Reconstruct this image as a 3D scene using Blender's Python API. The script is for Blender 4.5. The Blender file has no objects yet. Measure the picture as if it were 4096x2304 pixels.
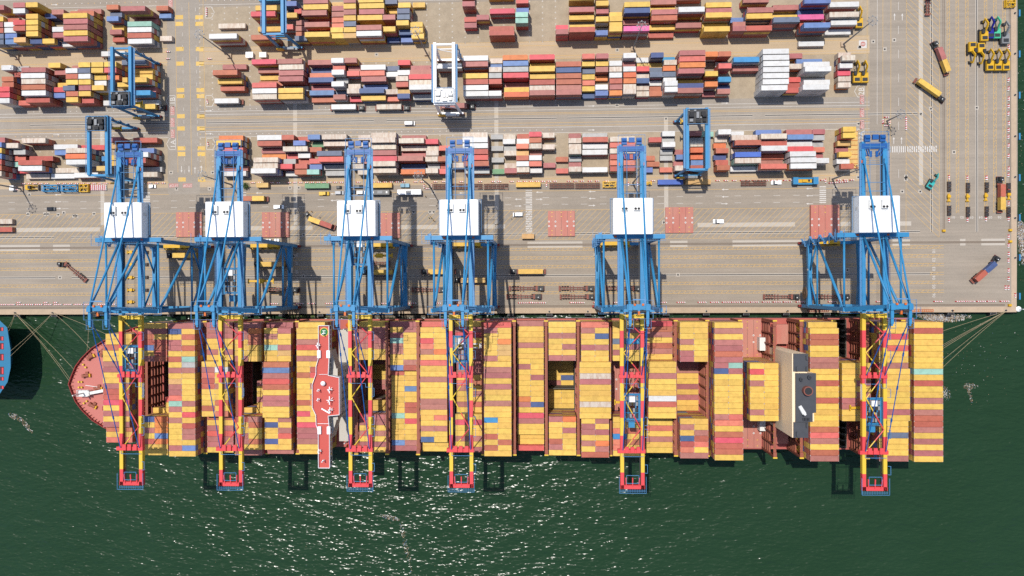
import bpy, math, random
from math import radians, sin, cos, pi, hypot, atan2, tan
from mathutils import Vector, Matrix
random.seed(7)
SC = bpy.context.scene
COL = SC.collection
# ------------------------------------------------------------------ camera (a drone looking almost straight down)
TX, TY, RO, CH, YR, FP = -0.0050144381, 0.0432450295, -0.0038491674, 378.3315, -11.05606, 3050.0
RMAT = Matrix.Rotation(TX, 3, 'X') @ Matrix.Rotation(TY, 3, 'Y') @ Matrix.Rotation(RO, 3, 'Z')
cam = bpy.data.cameras.new('drone_camera')
cam.sensor_width = 36.0
cam.lens = FP / 4096 * 36
cam.clip_start = 1.0
cam.clip_end = 6000
co = bpy.data.objects.new('drone_camera', cam)
COL.objects.link(co)
co.matrix_world = Matrix.Translation((0, -YR, CH)) @ RMAT.to_4x4()
SC.camera = co
# ------------------------------------------------------------------ light
SUN_TO = Vector((-0.165, 0.30, 1.0)).normalized()
el = math.asin(SUN_TO.z)
W = bpy.data.worlds.new('World')
SC.world = W
W.use_nodes = True
nt = W.node_tree
nt.nodes.clear()
sky = nt.nodes.new('ShaderNodeTexSky')
sky.sky_type = 'NISHITA'
sky.sun_disc = False
sky.sun_elevation = el
sky.sun_rotation = atan2(SUN_TO.x, SUN_TO.y)
bg = nt.nodes.new('ShaderNodeBackground')
bg.inputs['Strength'].default_value = 0.14
wo = nt.nodes.new('ShaderNodeOutputWorld')
nt.links.new(sky.outputs[0], bg.inputs[0])
nt.links.new(bg.outputs[0], wo.inputs[0])
sd = bpy.data.lights.new('sun', 'SUN')
sd.energy = 3.9
sd.angle = radians(0.5)
sd.color = (1.0, 0.955, 0.88)
so = bpy.data.objects.new('sun', sd)
COL.objects.link(so)
so.rotation_euler = SUN_TO.to_track_quat('Z', 'Y').to_euler()
so.location = (0, 0, 300)
SC.view_settings.view_transform = 'Standard'
SC.view_settings.look = 'None'
SC.view_settings.exposure = 0.3
SC.view_settings.gamma = 1.0
SC.cycles.use_denoising = False

# ------------------------------------------------------------------ helpers
def U(u, v, z=0.0):
    """point of the photograph (4096 px wide) -> place in the world at height z"""
    d = RMAT @ Vector(((u - 2048) / FP, -(v - 1152) / FP, -1.0))
    t = (z - CH) / d.z
    return t * d.x, t * d.y - YR

def lin(c):
    c /= 255.0
    return c / 12.92 if c <= 0.04045 else ((c + 0.055) / 1.055) ** 2.4

def A(r, g, b, k=1.724):
    """surface colour of something that shows as sRGB r,g,b in the full sun of this scene"""
    return tuple(min(lin(x) / k, 0.85) for x in (r, g, b))

def mat(name, rgb, rough=0.6, var=0.08, dirt=0.15, scale=0.4, dcol=(0.05, 0.04, 0.03), metal=0.0, stretch=None, hue=0.0, thr=0.5, grain=0.0, streak=0.0):
    m = bpy.data.materials.new(name)
    m.use_nodes = True
    n, l = m.node_tree.nodes, m.node_tree.links
    b = n['Principled BSDF']
    b.inputs['Roughness'].default_value = rough
    b.inputs['Metallic'].default_value = metal
    b.inputs['Specular IOR Level'].default_value = 0.3
    geo = n.new('ShaderNodeNewGeometry')
    col = n.new('ShaderNodeRGB')
    col.outputs[0].default_value = (*rgb, 1)
    out = col.outputs[0]
    if var:
        oi = n.new('ShaderNodeObjectInfo')
        ad = n.new('ShaderNodeMath'); ad.operation = 'ADD'
        l.new(geo.outputs['Random Per Island'], ad.inputs[0]); l.new(oi.outputs['Random'], ad.inputs[1])
        fr = n.new('ShaderNodeMath'); fr.operation = 'FRACT'; l.new(ad.outputs[0], fr.inputs[0])
        mr = n.new('ShaderNodeMapRange'); mr.inputs[3].default_value = 1 - var; mr.inputs[4].default_value = 1 + var
        l.new(fr.outputs[0], mr.inputs[0])
        hs = n.new('ShaderNodeHueSaturation')
        l.new(out, hs.inputs['Color']); l.new(mr.outputs[0], hs.inputs['Value'])
        if hue:
            m2 = n.new('ShaderNodeMath'); m2.operation = 'MULTIPLY'; m2.inputs[1].default_value = 7.31; l.new(fr.outputs[0], m2.inputs[0])
            f2 = n.new('ShaderNodeMath'); f2.operation = 'FRACT'; l.new(m2.outputs[0], f2.inputs[0])
            m3 = n.new('ShaderNodeMapRange'); m3.inputs[3].default_value = 0.5 - hue; m3.inputs[4].default_value = 0.5 + hue
            l.new(f2.outputs[0], m3.inputs[0]); l.new(m3.outputs[0], hs.inputs['Hue'])
        out = hs.outputs[0]
    if dirt:
        nz = n.new('ShaderNodeTexNoise'); nz.inputs['Scale'].default_value = scale; nz.inputs['Detail'].default_value = 6; nz.inputs['Roughness'].default_value = 0.65
        if stretch:
            mp = n.new('ShaderNodeMapping'); mp.inputs['Scale'].default_value = stretch
            l.new(geo.outputs['Position'], mp.inputs[0]); l.new(mp.outputs[0], nz.inputs['Vector'])
        else:
            l.new(geo.outputs['Position'], nz.inputs['Vector'])
        mr = n.new('ShaderNodeMapRange'); mr.inputs[1].default_value = thr - 0.18; mr.inputs[2].default_value = thr + 0.25; mr.inputs[3].default_value = 0; mr.inputs[4].default_value = dirt
        l.new(nz.outputs['Fac'], mr.inputs[0])
        mx = n.new('ShaderNodeMix'); mx.data_type = 'RGBA'
        l.new(mr.outputs[0], mx.inputs[0]); l.new(out, mx.inputs[6]); mx.inputs[7].default_value = (*dcol, 1)
        out = mx.outputs[2]
    for amt, sc_, st in ((grain, 1.1, None), (streak, 0.5, (0.03, 1.3, 1)), (grain * .9, 0.035, None)):
        if not amt: continue
        nz = n.new('ShaderNodeTexNoise'); nz.inputs['Scale'].default_value = sc_; nz.inputs['Detail'].default_value = 5; nz.inputs['Roughness'].default_value = 0.7
        if st:
            mp = n.new('ShaderNodeMapping'); mp.inputs['Scale'].default_value = st
            l.new(geo.outputs['Position'], mp.inputs[0]); l.new(mp.outputs[0], nz.inputs['Vector'])
        else: l.new(geo.outputs['Position'], nz.inputs['Vector'])
        mr = n.new('ShaderNodeMapRange'); mr.inputs[1].default_value = 0.3; mr.inputs[2].default_value = 0.7; mr.inputs[3].default_value = 1 - amt; mr.inputs[4].default_value = 1 + amt
        l.new(nz.outputs['Fac'], mr.inputs[0])
        hs = n.new('ShaderNodeHueSaturation'); l.new(out, hs.inputs['Color']); l.new(mr.outputs[0], hs.inputs['Value']); out = hs.outputs[0]
    l.new(out, b.inputs['Base Color'])
    return m

class MB:
    """collects shapes into one mesh"""
    def __init__(s): s.v = []; s.f = []; s.m = []; s.k = 0
    def quad(s, pts, k=None):
        i = len(s.v); s.v += [tuple(p) for p in pts]; s.f.append(tuple(range(i, i + len(pts)))); s.m.append(s.k if k is None else k)
    def box(s, x0, x1, y0, y1, z0, z1, k=None):
        i = len(s.v); k = s.k if k is None else k
        s.v += [(x0, y0, z0), (x1, y0, z0), (x1, y1, z0), (x0, y1, z0), (x0, y0, z1), (x1, y0, z1), (x1, y1, z1), (x0, y1, z1)]
        for q in ((3, 2, 1, 0), (4, 5, 6, 7), (0, 1, 5, 4), (1, 2, 6, 5), (2, 3, 7, 6), (3, 0, 4, 7)):
            s.f.append(tuple(i + j for j in q)); s.m.append(k)
        return s
    def cbox(s, x, y, z, w, d, h, k=None): return s.box(x - w / 2, x + w / 2, y - d / 2, y + d / 2, z, z + h, k)
    def bar(s, p, q, w, h=None, k=None, w2=None, h2=None):
        """box beam from p to q (w across, h upward), may taper"""
        h = w if h is None else h; w2 = w if w2 is None else w2; h2 = h if h2 is None else h2
        p, q = Vector(p), Vector(q); d = (q - p).normalized()
        up = Vector((0, 0, 1)) if abs(d.z) < 0.95 else Vector((0, 1, 0))
        r = d.cross(up).normalized(); up = r.cross(d).normalized()
        i = len(s.v); k = s.k if k is None else k
        for o, a, b in ((p, w, h), (q, w2, h2)):
            for sx, sy in ((-1, -1), (1, -1), (1, 1), (-1, 1)): s.v.append(tuple(o + r * (sx * a / 2) + up * (sy * b / 2)))
        for f in ((3, 2, 1, 0), (4, 5, 6, 7), (0, 1, 5, 4), (1, 2, 6, 5), (2, 3, 7, 6), (3, 0, 4, 7)):
            s.f.append(tuple(i + j for j in f)); s.m.append(k)
        return s
    def tube(s, p, q, r, n=10, k=None, r2=None, caps=True):
        r2 = r if r2 is None else r2; k = s.k if k is None else k
        p, q = Vector(p), Vector(q); d = (q - p).normalized()
        up = Vector((0, 0, 1)) if abs(d.z) < 0.95 else Vector((0, 1, 0))
        a = d.cross(up).normalized(); b = a.cross(d).normalized(); i = len(s.v)
        for o, rr in ((p, r), (q, r2)):
            for j in range(n):
                t = 2 * pi * j / n; s.v.append(tuple(o + a * (rr * cos(t)) + b * (rr * sin(t))))
        for j in range(n):
            s.f.append((i + j, i + (j + 1) % n, i + n + (j + 1) % n, i + n + j)); s.m.append(k)
        if caps:
            s.f.append(tuple(i + j for j in range(n - 1, -1, -1))); s.m.append(k)
            s.f.append(tuple(i + n + j for j in range(n))); s.m.append(k)
        return s
    def prism(s, poly, z0, z1, k=None, side=None):
        k = s.k if k is None else k; side = k if side is None else side
        n = len(poly); i = len(s.v)
        s.v += [(x, y, z0) for x, y in poly] + [(x, y, z1) for x, y in poly]
        s.f.append(tuple(i + j for j in range(n - 1, -1, -1))); s.m.append(side)
        s.f.append(tuple(i + n + j for j in range(n))); s.m.append(k)
        for j in range(n):
            s.f.append((i + j, i + (j + 1) % n, i + n + (j + 1) % n, i + n + j)); s.m.append(side)
        return s
    def loft(s, rings, k=None, caps=True):
        k = s.k if k is None else k; i = len(s.v); n = len(rings[0])
        for r in rings: s.v += [tuple(p) for p in r]
        for a in range(len(rings) - 1):
            for j in range(n):
                s.f.append((i + a * n + j, i + a * n + (j + 1) % n, i + (a + 1) * n + (j + 1) % n, i + (a + 1) * n + j)); s.m.append(k)
        if caps:
            s.f.append(tuple(i + j for j in range(n - 1, -1, -1))); s.m.append(k)
            s.f.append(tuple(i + (len(rings) - 1) * n + j for j in range(n))); s.m.append(k)
        return s
    def xform(s, M, start=0):
        for j in range(start, len(s.v)): s.v[j] = tuple(M @ Vector(s.v[j]))
        return s
    def add(s, v, f, M, k=None):
        i = len(s.v); k = s.k if k is None else k
        s.v += [tuple(M @ Vector(p)) for p in v]
        for q in f: s.f.append(tuple(i + j for j in q)); s.m.append(k)
    def mesh(s, name, mats, smooth=False):
        me = bpy.data.meshes.new(name)
        me.from_pydata(s.v, [], s.f)
        for m in (mats if isinstance(mats, (list, tuple)) else [mats]): me.materials.append(m)
        me.polygons.foreach_set('material_index', s.m)
        if smooth: me.polygons.foreach_set('use_smooth', [True] * len(s.f))
        me.update()
        return me
    def build(s, name, mats, parent=None, loc=None, rz=0, smooth=False):
        return inst(name, s.mesh(name, mats, smooth), parent, loc, rz)

def inst(name, me, parent=None, loc=None, rz=0):
    o = bpy.data.objects.new(name, me)
    COL.objects.link(o)
    if parent: o.parent = parent
    if loc: o.location = loc
    if rz: o.rotation_euler = (0, 0, rz)
    return o

def tag(o, label=None, cat=None, group=None, kind=None):
    if label: o['label'] = label
    if cat: o['category'] = cat
    if group: o['group'] = group
    if kind: o['kind'] = kind
    return o

def thing(name, label, cat, loc=(0, 0, 0), rz=0, group=None):
    o = bpy.data.objects.new(name, None)
    o.empty_display_size = 0.5
    COL.objects.link(o)
    o.location = loc; o.rotation_euler = (0, 0, rz)
    return tag(o, label, cat, group)

def dup(src, loc, rz=0, label=None, group=None):
    """copy a thing with its parts and sub-parts"""
    def rec(o, par):
        c = o.copy(); COL.objects.link(c); c.parent = par
        for ch in o.children: rec(ch, c)
        return c
    c = rec(src, None)
    c.location = loc; c.rotation_euler = (0, 0, rz)
    if label: c['label'] = label
    if group: c['group'] = group
    return c

_txt = {}
def text(s):
    """letters as flat faces, 1 unit high caps, centred"""
    if s not in _txt:
        cu = bpy.data.curves.new('lettering', 'FONT'); cu.body = s; cu.align_x = 'CENTER'; cu.align_y = 'CENTER'; cu.size = 1.4; cu.resolution_u = 2
        o = bpy.data.objects.new('lettering', cu); COL.objects.link(o)
        bpy.context.view_layer.update()
        me = bpy.data.meshes.new_from_object(o.evaluated_get(bpy.context.evaluated_depsgraph_get()))
        _txt[s] = ([tuple(v.co) for v in me.vertices], [tuple(p.vertices) for p in me.polygons])
        COL.objects.unlink(o); bpy.data.objects.remove(o); bpy.data.meshes.remove(me); bpy.data.curves.remove(cu)
    return _txt[s]

# ------------------------------------------------------------------ materials
M = {}
CC = dict(y=(252, 205, 98), m=(196, 122, 114), b=(206, 112, 88), o=(244, 138, 80), r=(238, 96, 96), s=(240, 130, 110), w=(240, 238, 234), k=(234, 220, 202),
          n=(82, 102, 152), u=(118, 146, 200), c=(70, 160, 215), d=(116, 126, 148), t=(168, 214, 196), e=(118, 166, 122), p=(252, 118, 178), G=(190, 190, 186), g=(196, 194, 190), a=(236, 190, 118), i=(82, 110, 206))
CN = dict(y='yellow', m='maroon', b='brick red', o='orange', r='bright red', s='salmon red', w='white', k='rust-streaked white', n='navy blue', u='mid blue', c='sky blue',
          d='slate grey', t='mint green', e='dull green', p='pink', g='grey', a='tan', i='royal blue')
for k, c in CC.items():
    if k == 'k': M['c_k'] = mat('container_paint_rusty_white', A(*c), 0.55, 0.08, 0.85, 0.55, A(170, 110, 60), hue=0.01, thr=0.60, stretch=(1.6, 0.5, 0.5))
    elif k == 'w': M['c_w'] = mat('container_paint_white', A(*c), 0.5, 0.06, 0.45, 0.5, A(165, 140, 110), thr=0.64)
    else: M['c_' + k] = mat('container_paint_' + CN.get(k, 'grey').replace(' ', '_'), A(*c), 0.55, 0.10, 0.55, 0.45, A(c[0] * .62, c[1] * .58, c[2] * .55), hue=0.006 if k == 'y' else 0.012, thr=0.62, grain=0.04)
M['cast'] = mat('corner_casting_steel', A(215, 205, 195), 0.5, 0.3, 0)
M['blue'] = mat('crane_blue_paint', A(60, 154, 208), 0.45, 0.03, 0.5, 0.3, A(48, 118, 164), thr=0.58)
M['dblue'] = mat('crane_deep_blue_paint', A(22, 100, 178), 0.45, 0.03, 0.2, 0.25, A(26, 90, 150))
M['rail'] = mat('blue_handrail', A(96, 158, 210), 0.5, 0, 0)
M['cy'] = mat('boom_yellow_paint', A(255, 214, 70), 0.45, 0.02, 0.2, 0.3, A(220, 170, 60))
M['cr'] = mat('boom_red_paint', A(250, 84, 88), 0.45, 0.02, 0.2, 0.3, A(200, 60, 66))
M['white'] = mat('white_paint', (0.8, 0.8, 0.79), 0.4, 0.0, 0.08, 0.2, (0.5, 0.48, 0.45))
M['white2'] = mat('off_white_paint', (0.62, 0.61, 0.58), 0.5, 0.0, 0.2, 0.3, (0.35, 0.32, 0.28))
M['grey'] = mat('grey_steel', A(160, 162, 164), 0.5, 0.05, 0.2, 0.6)
M['dark'] = mat('dark_steel', A(52, 54, 58), 0.5, 0.1, 0.2, 0.8)
M['black'] = mat('black_rubber', (0.018, 0.018, 0.02), 0.7, 0, 0)
M['glass'] = mat('dark_window_glass', (0.02, 0.025, 0.03), 0.08, 0, 0)
M['redp'] = mat('red_machine_paint', A(168, 48, 44), 0.5, 0.05, 0.3, 0.8)
M['orange'] = mat('orange_paint', A(240, 120, 40), 0.5, 0.05, 0.1, 0.8)
M['yel'] = mat('machine_yellow_paint', A(250, 196, 44), 0.45, 0.04, 0.25, 0.9, A(170, 120, 40))
M['rustred'] = mat('rusty_chassis_paint', A(164, 96, 80), 0.6, 0.1, 0.4, 0.9, A(110, 68, 56))
M['lash'] = mat('lashing_bridge_paint', A(176, 100, 78), 0.6, 0.03, 0.4, 0.4, A(140, 84, 64))
M['deckred'] = mat('red_oxide_deck_paint', A(204, 104, 92), 0.6, 0.02, 0.35, 0.3, A(180, 96, 84))
M['bowdeck'] = mat('pink_red_deck_paint', A(220, 132, 120), 0.6, 0.0, 0.3, 0.25, A(206, 124, 112))
M['bridge'] = mat('bridge_roof_red_paint', A(222, 96, 84), 0.6, 0.0, 0.2, 0.4, A(190, 80, 70))
M['hatch'] = mat('hatch_cover_red_paint', A(212, 126, 110), 0.6, 0.04, 0.6, 0.25, A(208, 164, 142), thr=0.52, stretch=(1, .3, 1))
M['hull'] = mat('black_hull_paint', (0.02, 0.021, 0.024), 0.5, 0, 0.2, 0.2, (0.05, 0.045, 0.04))
M['teal'] = mat('teal_hull_paint', A(44, 134, 176), 0.5, 0, 0.2, 0.2)
M['hold'] = mat('hold_grey_steel', A(112, 110, 100), 0.7, 0, 0.4, 0.3)
M['beige'] = mat('beige_superstructure_paint', (0.72, 0.56, 0.38), 0.55, 0, 0.2, 0.15, (0.62, 0.46, 0.30))
M['facade'] = mat('grey_white_facade', (0.42, 0.39, 0.34), 0.6, 0, 0.2, 0.2, (0.3, 0.27, 0.22))
M['stack'] = mat('charcoal_deck_paint', A(74, 76, 82), 0.6, 0, 0.35, 0.4, A(100, 100, 104))
M['rope'] = mat('mooring_rope_fibre', A(196, 176, 140), 0.8, 0.1, 0)
M['wmark'] = mat('white_road_paint', A(240, 234, 226), 0.7, 0, 0.45, 1.2, A(196, 184, 168))
M['ymark'] = mat('yellow_road_paint', A(236, 190, 110), 0.7, 0, 0.5, 1.0, A(204, 180, 142))
M['ybox'] = mat('yellow_block_paint', A(248, 202, 92), 0.7, 0.08, 0.8, 0.5, A(214, 196, 164), thr=0.55)
M['rmark'] = mat('red_road_paint', A(214, 138, 130), 0.7, 0, 0.6, 0.8, A(196, 168, 154))
M['asphalt'] = mat('worn_grey_asphalt', A(182, 168, 151), 0.9, 0, 0.55, 0.10, A(154, 144, 131), stretch=(0.35, 1.6, 1), thr=0.48, grain=0.07, streak=0.10)
M['asph2'] = mat('dark_grey_asphalt', A(182, 171, 157), 0.9, 0, 0.5, 0.16, A(164, 152, 138), thr=0.48, grain=0.07, streak=0.05)
M['pad'] = mat('beige_yard_concrete', A(198, 180, 154), 0.9, 0, 0.6, 0.22, A(160, 143, 120), thr=0.5, grain=0.07)
M['lane'] = mat('pale_beige_concrete', A(214, 190, 158), 0.9, 0, 0.5, 0.12, A(188, 165, 134), stretch=(0.3, 1.5, 1), grain=0.05, streak=0.06)
M['conc'] = mat('pale_quay_concrete', A(216, 190, 162), 0.9, 0, 0.6, 0.3, A(186, 164, 138), grain=0.06)
M['slab'] = mat('pale_concrete_strip', A(214, 203, 188), 0.9, 0, 0.3, 0.5, A(192, 181, 165))
M['drain'] = mat('dark_drain_slot', (0.03, 0.03, 0.032), 0.6, 0, 0)
M['steelrail'] = mat('brown_crane_rail', A(110, 86, 66), 0.6, 0, 0.3, 0.7)
M['leaf'] = mat('bush_leaves', (0.07, 0.11, 0.03), 0.7, 0.35, 0)
M['bark'] = mat('bark', (0.10, 0.07, 0.05), 0.8, 0, 0)
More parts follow.
